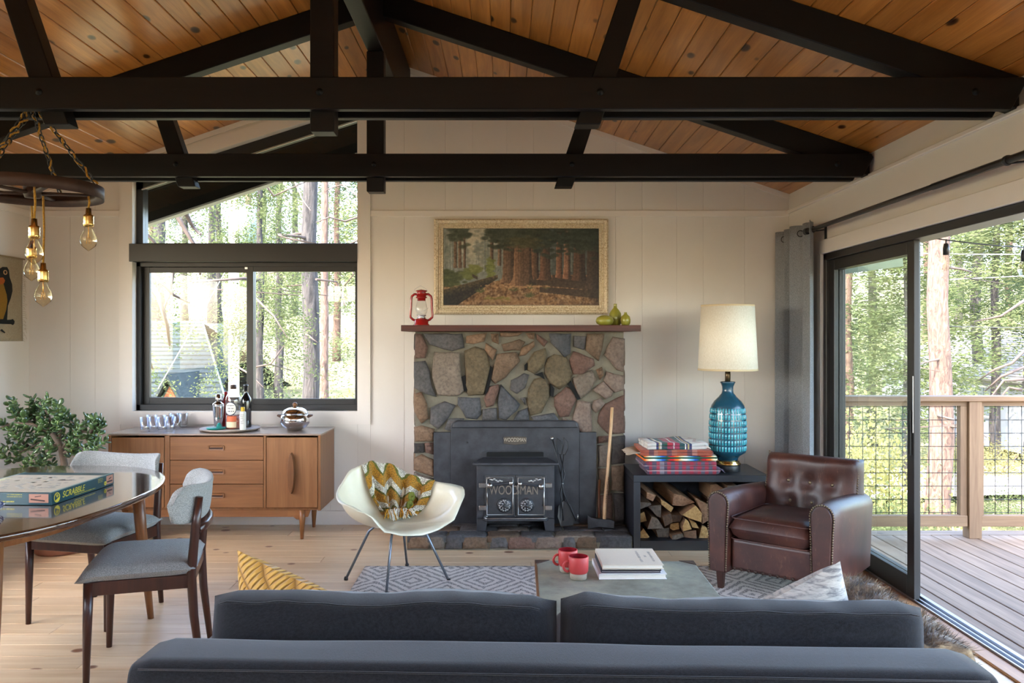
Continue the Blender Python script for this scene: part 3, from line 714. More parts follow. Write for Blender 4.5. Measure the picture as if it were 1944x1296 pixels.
# forest, one tree after another
side = random.Random(21)
def place(lst, pre, group, y_far):
    for i, (px, Y, H, r, fol, c0, fs) in enumerate(lst):
        tree(pre[i], at_ground(px, Y), r, H, BARKR if i % 3 == 1 else BARKG, fol, (c0, 1.0), fs, seed=30+i+int(px), group=group)
LW = [(225, 20, 12, .14, 0, .12, 1.3), (290, 40, 17, .2, 1, .1, 1.7), (350, 44, 18, .2, 2, .1, 1.8), (415, 42, 16, .2, 3, .08, 1.8), (470, 30, 13, .16, 0, .1, 1.6), (530, 25, 9, .14, 3, .06, 1.3),
      (560, 45, 17, .2, 1, .08, 1.8), (640, 32, 12, .16, 0, .05, 1.7), (690, 38, 15, .18, 2, .08, 1.8), (740, 30, 14, .16, 3, .06, 1.8), (180, 32, 15, .2, 2, .05, 1.9), (500, 50, 13, .2, 2, .05, 2.0), (620, 52, 11, .2, 1, .05, 2.0)]
LWL = ['loose cedar at the left edge of the window', 'tall pine above the left end of the green roof', 'dark tall fir above the green roof', 'tall light green fir behind the utility pole', 'cedar filling the view just behind the window stile',
       'short fir between the stile and the thick grey trunk', 'tall pine far behind the thick grey trunk', 'cedar directly behind the slim pale trunk', 'dark fir at the right jamb of the window', 'light fir hidden partly by the right window jamb',
       'dark fir beyond the left window jamb', 'farthest dark fir behind the window stile', 'farthest pine seen right of the slim pale trunk']
place(LW, LWL, 'trees seen through the end wall window', 60)
RW = [(1560, 24, 12, .16, 0, .04, 1.9), (1610, 20, 9, .14, 3, .04, 1.7), (1655, 26, 13, .16, 1, .04, 2.0), (1725, 19, 8.5, .14, 0, .05, 1.6), (1760, 40, 18, .2, 1, .05, 2.4),
      (1820, 36, 17, .2, 3, .05, 2.3), (1890, 24, 10, .16, 0, .22, 1.9), (1915, 38, 17, .2, 1, .05, 2.4), (1955, 23, 11, .16, 3, .25, 2.0), (2010, 30, 15, .2, 2, .05, 2.3), (2050, 38, 17, .2, 0, .04, 2.4), (2200, 40, 16, .2, 1, .05, 2.4), (2350, 36, 15, .2, 2, .05, 2.4), (2520, 34, 15, .2, 0, .05, 2.4)]
RWL = ['cedar beside the curtain seen through the closed door panel', 'low bright fir in the left part of the door glass', 'tall pine in the middle of the door glass', 'low cedar just left of the massive pine trunk', 'far tall pine directly behind the massive trunk',
       'light fir just right of the massive pine trunk', 'cedar above the railing post', 'far tall pine above the grey house', 'bright fir at the right edge of the photo', 'dark fir beyond the right edge of the photo', 'far cedar beyond the right edge', 'far pine well to the right of the deck', 'dark fir well to the right of the deck', 'cedar farthest to the right of the deck']
place(RW, RWL, 'trees seen through the sliding door', 60)
def bush(label, px, Y, sc, k, dz=0, group=None):
    x, y, z = at_ground(px, Y); t = thing('shrub', label, 'shrub', (x, y, z+dz), side.random()*6, group)
    part_of(BUSH[k], 'leaves', t, (0, 0, 0), sc, 0, 'stuff')
    for j in range(4):
        a = j*1.6; MB().tube([(0, 0, -.2), (.3*sc[0]*math.cos(a), .3*sc[1]*math.sin(a), .45*sc[2])], [.03, .01], 5).build('stem', TWIG, t)
GB1, GB2 = 'shrubs below the end wall window', 'shrubs beyond the deck'
for a in (('yellow green bush at the lower left corner of the window', 300, 12, (1.0, .8, 1.1), 2), ('yellow bush under the thick grey trunk', 560, 15, (1.6, 1.2, 1.2), 2), ('yellow sunlit bush right of the thick grey trunk', 650, 17, (1.8, 1.3, 1.9), 2),
          ('green bush in front of the green roofed house', 390, 17, (1.5, 1.2, 1.1), 1), ('green bush right of the window stile', 505, 18, (1.5, 1.2, 1.3), 1), ('tangled pale bush at the right jamb', 672, 13, (1.0, 1.0, 2.0), 0)):
    bush(*a, 0, GB1)
for a in (('broad bright bush behind the leather armchair', 1600, 13, (2.0, 1.6, 2.1), 1), ('bright bush at the door stile', 1690, 12, (1.6, 1.4, 1.7), 1), ('bush at the foot of the massive pine', 1775, 12.3, (.9, .8, 1.1), 0), ('bush left of the massive pine base', 1735, 13.5, (1.2, 1, 1.6), 1),
          ('low bush right of the railing post', 1890, 22, (2.0, 1.6, 1.3), 0), ('low yellow bush by the road', 1930, 16, (1.3, 1.2, .8), 2), ('tall bush behind the curtain side of the door', 1560, 16, (2.2, 1.8, 3.0), 0)):
    bush(*a, 0, GB2)
# nearby bare branches of an oak close to the window
nb_ = thing('bare_branches', 'dark bare branches hanging at the upper left of the window', 'branches', P(230, 300, 9))
o0 = P(230, 300, 9)
for pts in ([(225,330),(275,440),(330,500)], [(240,470),(300,560),(318,620),(322,655)], [(330,505),(322,560),(308,590)], [(260,360),(330,400),(372,470),(380,520)], [(300,350),(350,400),(366,430),(381,445)], [(255,420),(285,480),(300,540)], [(240,590),(275,660),(290,700)], [(270,500),(330,560),(360,575)]):
    q = [P(a, b, 9+.3*math.sin(a))-o0 for a, b in pts]; r0 = .035 if len(pts) > 3 else .022
    MB().tube(q, [r0*(1-.6*i/(len(q)-1)) for i in range(len(q))], 6).build('branch', TWIG, nb_)
nc = thing('pine_branches', 'thin bare pine branches crossing the upper right of the window', 'branches', P(640, 330, 11))
o0 = P(640, 330, 11)
for pts in ([(700,405),(655,420),(625,412),(600,422)], [(700,445),(660,465),(640,462)], [(690,380),(650,350),(620,360)], [(560,345),(575,380),(590,400)], [(500,345),(520,372),(545,360),(580,345)], [(640,470),(672,520),(640,560)], [(600,530),(640,535),(655,580)], [(640,250),(655,290),(645,330)], [(690,260),(660,280),(632,300)], [(480,560),(520,600),(545,640)], [(470,700),(515,690),(540,655)], [(440,690),(475,710),(500,735)]):
    q = [P(a, b, 11+.4*math.sin(a*.7))-o0 for a, b in pts]
    MB().tube(q, [.017*(1-.6*i/(len(q)-1)) for i in range(len(q))], 5).build('branch', TWIG, nc)
rbk = thing('fallen_branches', 'dead bare branches at the right above the railing', 'branches', P(1890, 720, 16)); o0 = P(1890, 720, 16)
for pts in ([(1960,690),(1900,715),(1870,742)], [(1950,720),(1905,722),(1880,755)], [(1960,650),(1920,690),(1890,700),(1860,720)], [(1940,740),(1915,735),(1895,760)], [(1960,560),(1900,600),(1850,610)]):
    q = [P(a, b, 16+.4*math.sin(a*.7))-o0 for a, b in pts]
    MB().tube(q, [.035*(1-.6*i/(len(q)-1)) for i in range(len(q))], 5).build('branch', TWIG, rbk)
# ---------------------------------------------------------------- stone fireplace
def stonemat(name, c, c2): 
    nb = NB(name); nb.set(rough=.85); co = nb.coord(rnd=True); n = nb.noise(co, 9, 7, .65, .4); n2 = nb.noise(co, 55, 4)
    col = nb.ramp(n, [(.3, c), (.55, tuple((a+b)/2 for a, b in zip(c, c2))), (.72, c2)])
    col = nb.mix(nb.math('MULTIPLY', nb.ramp(n2, [(.42, 0.0), (.7, 1.0)]), .6), col, tuple(x*.42 for x in c))
    nb.base(nb.objrand(col, .12)); nb.bump(n, .8, .02); return nb.m
SM = {'o': stonemat('orange_stone', srgb(108,81,59), srgb(140,113,90)), 'g': stonemat('grey_stone', srgb(69,67,67), srgb(99,94,92)), 't': stonemat('tan_stone', srgb(105,93,81), srgb(132,118,106)),
      'b': stonemat('brown_stone', srgb(88,69,52), srgb(117,96,77)), 'r': stonemat('red_stone', srgb(92,65,54), srgb(119,94,82)), 'l': stonemat('olive_stone', srgb(86,74,54), srgb(116,101,77)),
      'p': stonemat('pinkish_stone', srgb(113,95,84), srgb(138,120,108)), 'u': stonemat('blue_grey_stone', srgb(62,63,67), srgb(91,90,91)), 'd': stonemat('dark_stone', srgb(51,46,44), srgb(77,69,63))}
MORTAR = mat('sandy_mortar', srgb(112,106,92), .95, var=.18, vs=14, bump=.7, bs=70, bd=.006)
GAP_SHADE = mat('black_gap_shade', (.004,.004,.004), 1.0)  # black colour stands for the shade inside openings
def stone(poly, fn, m, parent, th=.03, name='stone', seed=0, gap=.0005, step=.05):
    """poly: outline in metres in a plane, fn(a, b, depth) -> world"""
    rr = random.Random(seed); ca = sum(p[0] for p in poly)/len(poly); cb = sum(p[1] for p in poly)/len(poly)
    out = []
    for i, p in enumerate(poly):
        q = poly[(i+1) % len(poly)]; L = math.hypot(q[0]-p[0], q[1]-p[1]); n = max(1, int(L/step))
        for k in range(n):
            t = k/n; j = .07*L/n*(1 if k else .4)
            out.append((p[0]+(q[0]-p[0])*t+rr.uniform(-j, j), p[1]+(q[1]-p[1])*t+rr.uniform(-j, j)))
    R = max(math.hypot(a-ca, b-cb) for a, b in out); vs = []; N = len(out)
    o = Vector(fn(ca, cb, 0))
    for sc_, d in ((1, -.03), (1, .35), (1-.012/R, .75), (1-.03/R, .95), (.5, 1.0)):
        for a, b in out:
            f = max(.2, sc_-gap/R); a2, b2 = ca+(a-ca)*f, cb+(b-cb)*f
            dd = d*th if d > 0 else d
            if d > .7: dd += th*.35*noise.noise(Vector((a2*14, b2*14, seed*3.1)))
            vs.append(Vector(fn(a2, b2, dd))-o)
    vs.append(Vector(fn(ca, cb, th*(1.02+.2*rr.uniform(-1, 1))))-o)
    fs = [(r*N+k, r*N+(k+1) % N, (r+1)*N+(k+1) % N, (r+1)*N+k) for r in range(4) for k in range(N)]+[(4*N+k, 4*N+(k+1) % N, 5*N) for k in range(N)]
    mb = MB(); mb.add(vs, fs, True)
    return mb.build(name, m, parent, o-parent.location, recal=True)
FY = 5.765
fp = thing('stone_fireplace', 'fieldstone chimney breast with sandy mortar', 'fireplace', (.1, 5.95, 0), kind=None)
X0, X1 = -.632, .842
core = MB().box(X0-.1+.0, X1-.1, FY-5.95, 6.125-5.95, .09, 1.446)
core.build('mortar', MORTAR, fp)
C4 = lambda x, y: ((780+x/2.945-CX)/F*FY, EYE-(620+y/2.945-CY)/F*FY)
ffn = lambda a, b, d: (a, FY-d, b)
ST = [('r',[(26,36),(62,40),(95,112),(82,176),(22,178)]),('g',[(68,36),(288,38),(300,118),(232,138),(132,108),(100,98)]),('t',[(130,140),(272,142),(283,270),(300,358),(262,386),(150,382),(118,280)]),('g',[(18,196),(82,190),(108,250),(120,330),(142,392),(80,375),(18,340)]),
 ('l',[(300,132),(360,108),(422,130),(446,228),(424,322),(408,382),(320,386),(304,330)]),('o',[(310,52),(425,36),(412,82),(350,98),(305,90)]),('o',[(445,38),(492,38),(492,98),(455,84)]),('o',[(497,30),(632,30),(600,52),(500,56)]),('o',[(420,92),(482,130),(460,188),(410,132)]),
 ('b',[(482,152),(592,140),(612,190),(532,282),(472,318),(444,290)]),('b',[(505,98),(606,70),(640,84),(612,132),(520,138)]),('o',[(618,118),(690,78),(694,108),(640,160),(606,164)]),('o',[(640,34),(692,34),(690,72),(662,66)]),('r',[(700,38),(766,82),(746,112),(704,72)]),('u',[(772,38),(896,38),(892,150),(860,172),(782,90)]),
 ('g',[(908,48),(980,54),(966,132),(908,112)]),('b',[(985,38),(1082,38),(1072,120),(1050,192),(976,134)]),('p',[(1128,56),(1194,66),(1192,254),(1150,242),(1080,160)]),('l',[(690,140),(752,118),(762,160),(740,228),(692,264),(648,242),(646,200)]),('l',[(762,180),(800,152),(872,170),(906,260),(890,310),(832,350),(782,320),(746,260)]),
 ('r',[(908,136),(1022,180),(1028,216),(962,266),(906,266),(884,182)]),('o',[(1035,240),(1068,224),(1078,270),(1056,296)]),('t',[(902,286),(1012,240),(1034,290),(1000,360),(948,404),(922,372)]),('p',[(1090,250),(1190,272),(1192,352),(1140,368),(1076,300)]),('p',[(1012,352),(1078,306),(1130,362),(1124,388),(1086,406)]),
 ('g',[(560,300),(632,258),(664,270),(640,340),(592,376),(556,352)]),('u',[(502,320),(612,432),(592,470),(532,522),(490,512),(484,420)]),('r',[(440,332),(490,320),(496,352),(462,440),(420,452),(410,402)]),('l',[(690,290),(742,278),(776,330),(776,392),(732,480),(670,496),(650,420),(656,350)]),('r',[(800,390),(868,334),(912,350),(928,402),(882,500),(830,506),(800,442)]),
 ('u',[(263,392),(386,396),(392,492),(370,516),(310,512),(260,432)]),('g',[(112,452),(190,414),(252,440),(216,502),(152,572),(108,542)]),('o',[(18,372),(62,365),(92,430),(98,512),(60,542),(18,472)]),('p',[(930,410),(1002,420),(1012,560),(1010,592),(950,592),(900,522)]),('p',[(1020,412),(1062,400),(1084,430),(1032,482),(1010,452)]),
 ('r',[(1084,432),(1192,380),(1192,500),(1194,592),(1104,602),(1042,532),(1052,482)]),('o',[(18,560),(60,552),(132,572),(132,642),(24,642)]),('g',[(400,460),(480,452),(482,524),(398,524)]),('u',[(600,472),(652,450),(662,522),(568,528)]),('u',[(672,502),(800,480),(832,526),(690,532)]),('g',[(612,400),(642,392),(638,438)]),('g',[(210,512),(300,512),(290,540),(224,586),(186,572)]),
 ('d',[(18,650),(72,650),(76,702),(18,706)]),('r',[(78,648),(132,646),(132,716),(84,702)]),('o',[(18,732),(60,710),(134,742),(134,838),(18,802)]),('t',[(18,812),(132,846),(132,960),(18,950)]),('o',[(18,960),(132,970),(132,1096),(18,1096)]),
 ('r',[(1046,612),(1110,606),(1112,642),(1044,652)]),('d',[(1122,612),(1192,606),(1194,762),(1122,770)]),('t',[(1046,660),(1112,655),(1112,782),(1046,782)]),('b',[(1120,778),(1190,772),(1192,922),(1120,912)]),('b',[(1046,792),(1110,792),(1112,932),(1046,932)]),('r',[(1046,942),(1122,930),(1126,1086),(1046,1086)]),('d',[(1132,930),(1192,930),(1192,1092),(1136,1092)]),
 ('b',[(130,600),(230,590),(230,700),(140,700)]),('t',[(850,505),(900,530),(880,590),(840,560)])]
for i, (m, pl) in enumerate(ST): stone([C4(*p) for p in pl], ffn, SM[m], fp, .028+.008*((i*7) % 5)/5, seed=i)
for pl in ([(283,280),(303,270),(316,350),(300,364)], [(444,218),(456,226),(450,290),(432,360),(414,386),(424,322)], [(634,215),(650,200),(648,240),(634,246)], [(690,268),(735,252),(748,294),(720,276)], [(778,316),(802,345),(796,392),(779,384)], [(892,300),(946,402),(930,407),(874,320)]):
    MB().prism([C4(*p) for p in pl], -.004, .026, lambda a, b, z: (a-.1, FY-z-5.95, b)).build('shaded_gap', GAP_SHADE, fp, recal=True)  # solid black pieces paint in the shade of holes between stones
# chimney flanks
rr = random.Random(14)
for sx, xw in ((-1, X0), (1, X1)):
    z = .115
    while z < 1.36:
        h = min(rr.uniform(.12, .22), 1.44-z); m_ = rr.uniform(5.88, 6.0); j = lambda: rr.uniform(-.015, .015)
        for a, b in ((5.775, m_), (m_+.012, 6.118)):
            stone([(a, z+.006), ((a+b)/2, z+.004), (b, z+.006), (b+j()*.3, z+h/2), (b-.004, z+h-.006), ((a+b)/2, z+h-.004), (a+.004, z+h-.006), (a+j()*.3, z+h/2)], (lambda p, q, d: (xw+sx*d, p, q)), SM[rr.choice('gtobrlpd')], fp, .016, seed=200+int(z*100)+sx, gap=.002)
        z += h+.012
# hearth
HY0, HZ = 5.375, .1
he = thing('stone_hearth', 'raised flagstone hearth slab in front of the stove', 'hearth', (.1, 5.57, 0))
MB().box(-.745, .745, HY0+.01-5.57, 5.765-5.57, 0, HZ-.012).build('mortar', MORTAR, he)
hx = [-.645, -.5, -.4, -.28, -.1, .02, .2, .38, .47, .62, .845]; kinds = 'otgbgrpgbu'
rr = random.Random(5)
for i in range(10):
    a, b = hx[i], hx[i+1]; j = lambda: rr.uniform(-.012, .012)
    stone([(a, .008), (b, .008), (b+j(), .05), (b-.006, .09), ((a+b)/2, .094), (a+.006, .09), (a+j(), .05)], lambda p, q, d: (p, HY0+.012-d, q), SM[kinds[i]], he, .02, seed=60+i, gap=.003)
tx = [-.645, -.38, -.12, .1, .33, .6, .845]
for i in range(6):
    for r_, (y0, y1) in enumerate(((5.372, 5.52), (5.52, 5.66), (5.66, 5.77))):
        a, b = tx[i]+(.07*(r_ % 2) if i else 0), tx[i+1]+(.07*(r_ % 2) if i < 5 else 0); j = lambda: rr.uniform(-.02, .02)
        stone([(a, y0), ((a+b)/2+j(), y0), (b, y0), (b+j()*.5, (y0+y1)/2), (b, y1), ((a+b)/2, y1), (a, y1), (a+j()*.5, (y0+y1)/2)], lambda p, q, d: (p, q, HZ-.016+d), SM['gubgtg'[(i+r_*2) % 6]], he, .016, name='flagstone', seed=90+i*3+r_, gap=.004)
mantel = MB().box(-.721, .948, -.23, .225, 0, .043)
tag(mantel.build('mantel_shelf', wood('redwood_mantel', srgb(64,26,14), srgb(98,44,24), rough=.45, coat=.0), None, (0, 5.892, 1.449), bevel=.003), 'red brown wooden mantel shelf above the fieldstones', 'shelf')

# ---------------------------------------------------------------- wood stove insert
IRON = NB('black_stove_iron'); IRON.set(rough=.5, metal=.0, spec=.5); n = IRON.noise(IRON.coord(), 14, 5); IRON.base(IRON.ramp(n, [(.3, srgb(34,34,38)), (.7, srgb(56,57,62))])); IRON.bump(IRON.noise(IRON.coord(), 300, 2), .15, .001); IRON = IRON.m
IRON2 = mat('cast_door_iron', srgb(66,66,68), .42, var=.2, vs=30, metal=.35)
PEWTER = mat('worn_pewter', (.42,.41,.39), .3, metal=1.0, var=.2, vs=60)
BRONZE = mat('bronze_lettering', srgb(146,136,122), .4, var=.2, vs=80, metal=.6)
SX, SY = .073, 5.735
sv = thing('wood_stove', 'black cast iron wood stove insert with lettered double doors', 'stove', (SX, SY, HZ))
fz = lambda a, b, z: (a, z, b)
top = [(a, b+.362) for a, b in rrect(.902, .724, .05)]; top = [(a, max(0, b)) if b > .1 else (math.copysign(.451, a), 0) for a, b in top]
MB().prism(top, -.0, .02, lambda a, b, z: (a, -z, b)).build('surround_plate', IRON, sv, recal=True, bevel=.003)
MB().prism([(a*.985, .69+(b-.69)*1.0) for a, b in rrect(.9, .1, .045)][0:0] or [(-.44, .675), (.44, .675), (.43, .71), (.40, .724), (-.40, .724), (-.43, .71)], .02, .05, lambda a, b, z: (a, -z, b)).build('top_flange', IRON, sv, recal=True, bevel=.008)
for s in (-1, 1): MB().box(s*.452-(.12 if s < 0 else 0), s*.452+(.12 if s > 0 else 0), -.012, .02, 0, .64).build('side_panel', IRON, sv, bevel=.002)
MB().box(-.2, .2, -.024, -.0, .47, .505).build('air_slot_shade', GAP_SHADE, sv)  # black block paints in the shade of the slot opening
MB().prism([(-.23, .47), (-.22, .49), (-.19, .505), (.19, .505), (.22, .49), (.23, .47), (.242, .47), (.23, .5), (.195, .516), (-.195, .516), (-.23, .5), (-.242, .47)], .02, .028, lambda a, b, z: (a, -z, b)).build('slot_rim', IRON, sv, recal=True)
bd = MB().box(-.262, .262, -.245, -.02, .085, .452)
for s in (-1, 1): bd.prism([(s*.262, .0), (s*.262, .085), (s*.17, .085), (s*.19, .06), (s*.2, .0)], .03, .245, lambda a, b, z: (a, -z, b))
bd.build('firebox', IRON, sv, bevel=.004, recal=True)
MB().prism([(-.225, -.03), (.225, -.03), (.288, -.298), (-.288, -.298)], .452, .468, None).build('cook_top', IRON, sv, recal=True, bevel=.003)
for s in (-1, 1):
    x0, x1 = (-.208, -.002) if s < 0 else (.002, .208)
    d = MB().box(x0, x1, -.258, -.244, .10, .378).build('door', IRON2, sv, bevel=.003)
    MB().tube([(x0+.015, -.262, .115), (x0+.015, -.262, .363), (x1-.015, -.262, .363), (x1-.015, -.262, .115)], .004, 6, closed=True).build('door_beading', PEWTER, d)
    dmp = MB(); cxk = s*.0745
    dmp.lathe([(.051, 0), (.05, .006), (.044, .012), (.030, .018), (.012, .021), (.012, .03), (.0001, .032)], 24).xf(T(cxk, -.258, .178) @ rot(90, 'X'))
    dk = dmp.build('draft_dial', IRON2, d)
    rel = MB()
    for k in range(14):
        a = k*2*PI/14; rel.blob((cxk+.034*math.cos(a), -.273, .178+.034*math.sin(a)), (.006, .005, .006), 6)
    for k in range(7):
        a = k*2*PI/7+.3; rel.tube([(cxk+.014*math.cos(a), -.28, .178+.014*math.sin(a)), (cxk+.04*math.cos(a+.5), -.271, .178+.04*math.sin(a+.5))], .003, 5)
    tag(rel.build('relief', PEWTER, dk), kind='stuff')
    orn = MB(); rr = random.Random(8+s)
    for k in range(9): orn.blob((s*(.19-.012*k), -.258, .36+.006*math.sin(k*1.9)-.003*k), (.009, .005, .007), 6)
    tag(orn.build('leaf_relief', PEWTER, d), kind='stuff')
    hz = .318-(.006 if s > 0 else 0)
    h = MB().tube([(s*.155, -.285, hz), (s*.12, -.283, hz+.002), (s*.05, -.28, hz+.012), (s*.03, -.275, hz+.012)], .0065, 8).build('handle', IRON, d)
    MB().blob((s*.172, -.285, hz-.003), (.02, .02, .02), 10).blob((s*.03, -.276, hz+.012), (.016, .013, .016), 8).build('handle_ball', PEWTER, h)
    for z in (.312, .16): MB().box(s*.222-.024, s*.222+.024, -.268, -.245, z-.015, z+.015).build('hinge', PEWTER, sv, bevel=.004)
    MB().tube([(s*.195, -.262, .295), (s*.185, -.262, .175)], .004, 6).build('hinge_rod', PEWTER, d)
for s, tx_ in ((-1, 'WOOD'), (1, 'SMAN')):
    text_part('lettering', tx_, BRONZE, sv, (s*.078, -.259, .277), (PI/2, 0, 0), .086, .004, sx=.66)
MB().prism([(a, b) for a, b in rrect(.44, .09, .04)], .085, .1, lambda a, b, z: (a, b-.285, z)).build('ash_shelf', IRON, sv, recal=True, bevel=.004)
MB().tube([(a, b-.285, .102) for a, b in rrect(.42, .07, .034)], .005, 6, closed=True).build('ash_shelf_rim', PEWTER, sv)
BADGE = mat('dark_badge', srgb(82,74,66), .45, metal=.4)
bg_ = MB().prism([(-.08, -.022), (0, -.032), (.08, -.022), (.08, .026), (0, .03), (-.08, .026)], .02, .026, lambda a, b, z: (a, -z, b+.583)).build('badge', BADGE, sv, recal=True, bevel=.003)
text_part('badge_lettering', 'WOODSMAN', mat('pale_lettering', srgb(176,164,146), .4), bg_, (0, -.027, .588), (PI/2, 0, 0), .038, .003, sx=.68)
MB().blob((-.335, -.02, .57), (.008, .006, .008), 6).build('bolt', IRON, sv)

# hearth tools
def wp(px, py, Y, o): return P(px, py, Y)-Vector(o)
o0 = P(1078, 1000, 5.52); o0.z = HZ
tg = thing('fire_tongs', 'black fire tongs with two looped handles leaning on the stove surround', 'tongs', o0)
for s, lp in ((-1, [(1066,838),(1058,832),(1056,845),(1060,862),(1066,862),(1068,845)]), (1, [(1077,838),(1071,830),(1070,845),(1067,862),(1073,863),(1078,850)])):
    MB().tube([wp(a, b, 5.64, o0) for a, b in lp], .0042, 6, closed=True).build('handle_loop', BLACKM, tg)
    MB().tube([wp(1063 if s < 0 else 1070, 862, 5.64, o0), wp(1069-s*3, 900, 5.62, o0), wp(1067+s*3, 935, 5.59, o0), wp(1081+s*12, 988, 5.54, o0)], [.0042, .006, .006, .004], 6).build('arm', BLACKM, tg)
MB().blob(wp(1068, 918, 5.60, o0), (.007, .006, .007), 6).build('pivot', PEWTER, tg)
MB().tube([wp(1093, 985, 5.54, o0), wp(1097, 984, 5.53, o0), wp(1097, 976, 5.53, o0)], .005, 6).build('claw', PEWTER, tg)
o0 = P(1070, 999, 5.56); o0.z = HZ
sh = thing('ash_shovel', 'black ash shovel with ball handle leaning by the stove', 'shovel', o0)
MB().tube([wp(1049, 834, 5.66, o0), wp(1058, 870, 5.65, o0), wp(1068, 915, 5.63, o0), wp(1071, 955, 5.6, o0)], .005, 6).build('shaft', BLACKM, sh)
MB().blob(wp(1048, 832, 5.66, o0), (.013, .013, .013), 8).build('knob', PEWTER, sh)
bl = [(1060,960),(1070,950),(1083,958),(1090,975),(1088,996),(1064,998),(1058,980)]
MB().prism([(wp(a, b, 5.58, o0).x, wp(a, b, 5.58, o0).z) for a, b in bl], -.004, .004, lambda a, b, z: (a, .02+z-.25*abs(a-.01)+.1*b, max(b, .001))).build('blade', BLACKM, sh, recal=True, bevel=.003)
o0 = P(1145, 1002, 5.50); o0.z = HZ
ax = thing('splitting_axe', 'long axe with pale wooden handle standing head down on the hearth', 'axe', o0)
MB().tube([wp(1162, 773, 5.70, o0), wp(1160, 810, 5.68, o0), wp(1153, 900, 5.63, o0), wp(1148, 960, 5.58, o0), wp(1147, 988, 5.55, o0)], [.0155, .0145, .015, .019, .017], 10, flat=.75).build('handle', wood('ash_axe_handle', srgb(168,126,86), srgb(206,170,128), axis=2, rnd=0, rough=.45), ax)
hd = [(1115,977),(1122,982),(1136,984),(1158,985),(1166,988),(1165,1001),(1150,1000),(1136,999),(1122,1002),(1116,1005)]
MB().prism([(wp(a, b, 5.55, o0).x, max(wp(a, b, 5.55, o0).z, .002)) for a, b in hd], -.022, .022, lambda a, b, z: (a, wp(1145, 995, 5.55, o0).y+z*(1 if a > .0 else max(.12, 1+a*9)), b)).build('axe_head', mat('forged_axe_steel', (.05,.05,.055), .45, metal=.6, var=.3, vs=40), ax, recal=True, bevel=.003)
q0, q1 = wp(1155, 905, 5.612, o0), wp(1150, 952, 5.572, o0)
scribble('handle_lettering', mat('burnt_stamp', srgb(96,66,44), .7), ax, lambda a, b, d: tuple(q0.lerp(q1, a/.16+.5)+Vector((b, -.014, 0))), .16, 1, .016, 3)
o0 = P(1138, 1000, 5.6); o0.z = HZ
hc = thing('hatchet', 'short dark handled hatchet behind the long axe', 'hatchet', o0)
MB().tube([wp(1138, 910, 5.70, o0), wp(1137, 960, 5.67, o0), wp(1138, 988, 5.65, o0)], [.014, .013, .013], 8, flat=.7).build('handle', wood('dark_hatchet_handle', srgb(92,58,38), srgb(122,80,54), axis=2, rnd=0), hc)
MB().prism([(-.05, 0), (.03, .005), (.03, .04), (-.05, .05)], -.012, .012, lambda a, b, z: (a, .08+z, b)).build('hatchet_head', BLACKM, hc, recal=True, bevel=.003)

# ---------------------------------------------------------------- lantern and vases on the mantel
MZ = 1.492
LRED = mat('red_lantern_enamel', srgb(150,26,26), .25, var=.1, coat=.4)
lt = thing('oil_lantern', 'red oil lantern with glass chimney on the mantel', 'lantern', (P(800, 616, 5.80).x, 5.80, MZ)); k = 5.80/F
MB().lathe([(.0001, 0), (.058, 0), (.058, .006), (.05, .012), (.05, .034), (.047, .042), (.03, .05), (.0001, .052)], 24).build('fuel_tank', LRED, lt)
MB().lathe([(.03, .05), (.032, .058), (.02, .064), (.034, .068), (.034, .074), (.0001, .076)], 20).build('burner', CHROME, lt)
MB().lathe([(.028, .074), (.042, .095), (.044, .115), (.038, .145), (.03, .175), (.029, .182)], 24, cap=False).build('glass_chimney', glassmat('lantern_glass', (.95,.96,.95), .1), lt)
MB().lathe([(.03, .175), (.03, .192), (.04, .196), (.041, .2), (.033, .206), (.036, .225), (.03, .236), (.042, .243), (.04, .248), (.0001, .256)], 20).build('chimney_cap', LRED, lt)
for s in (-1, 1):
    MB().tube([(s*.034, 0, .222), (s*.05, 0, .222), (s*.068, 0, .207), (s*.072, 0, .19), (s*.074, 0, .13), (s*.078, 0, .075), (s*.077, 0, .058), (s*.06, 0, .042), (s*.045, 0, .036)], .0085, 8).build('side_tube', LRED, lt)
for s in (-1, 1):
    MB().tube([(s*.052, -.02, .125), (s*.02, -.046, .1), (-s*.03, -.038, .072)], .0015, 5).build('guard_wire', STEEL, lt)
MB().tube([(-.035, -.03, .075), (.035, -.03, .075)], .0015, 5).build('guard_wire', STEEL, lt)
MB().tube([(-.072, .012, .2), (-.05, .03, .26), (-.01, .035, .285), (.03, .03, .262), (.07, .012, .2)], .0016, 5).build('bail', STEEL, lt)
VGREEN = mat('olive_green_glaze', srgb(156,152,62), .28, var=.06, coat=.4)
def vase(label, px, Y, prof):
    tag(MB().lathe(prof, 28).build('bud_vase', VGREEN, None, (P(px, 616, Y).x, Y, MZ)), label, 'vase', 'olive green vases on the mantel')
vase('squat round olive green vase, leftmost on the mantel', 1148, 5.80, [(.0001, 0), (.035, 0), (.058, .014), (.064, .034), (.056, .054), (.034, .068), (.014, .074), (.012, .074), (.011, .06)])
vase('tall olive green bottle vase in the middle', 1168, 5.91, [(.0001, 0), (.03, 0), (.043, .02), (.046, .055), (.042, .09), (.026, .115), (.014, .128), (.011, .15), (.013, .158), (.009, .158), (.008, .13)])
vase('small narrow olive green vase, rightmost on the mantel', 1187.5, 5.82, [(.0001, 0), (.024, 0), (.034, .016), (.036, .04), (.03, .064), (.014, .078), (.009, .088), (.011, .094), (.007, .094), (.006, .08)])

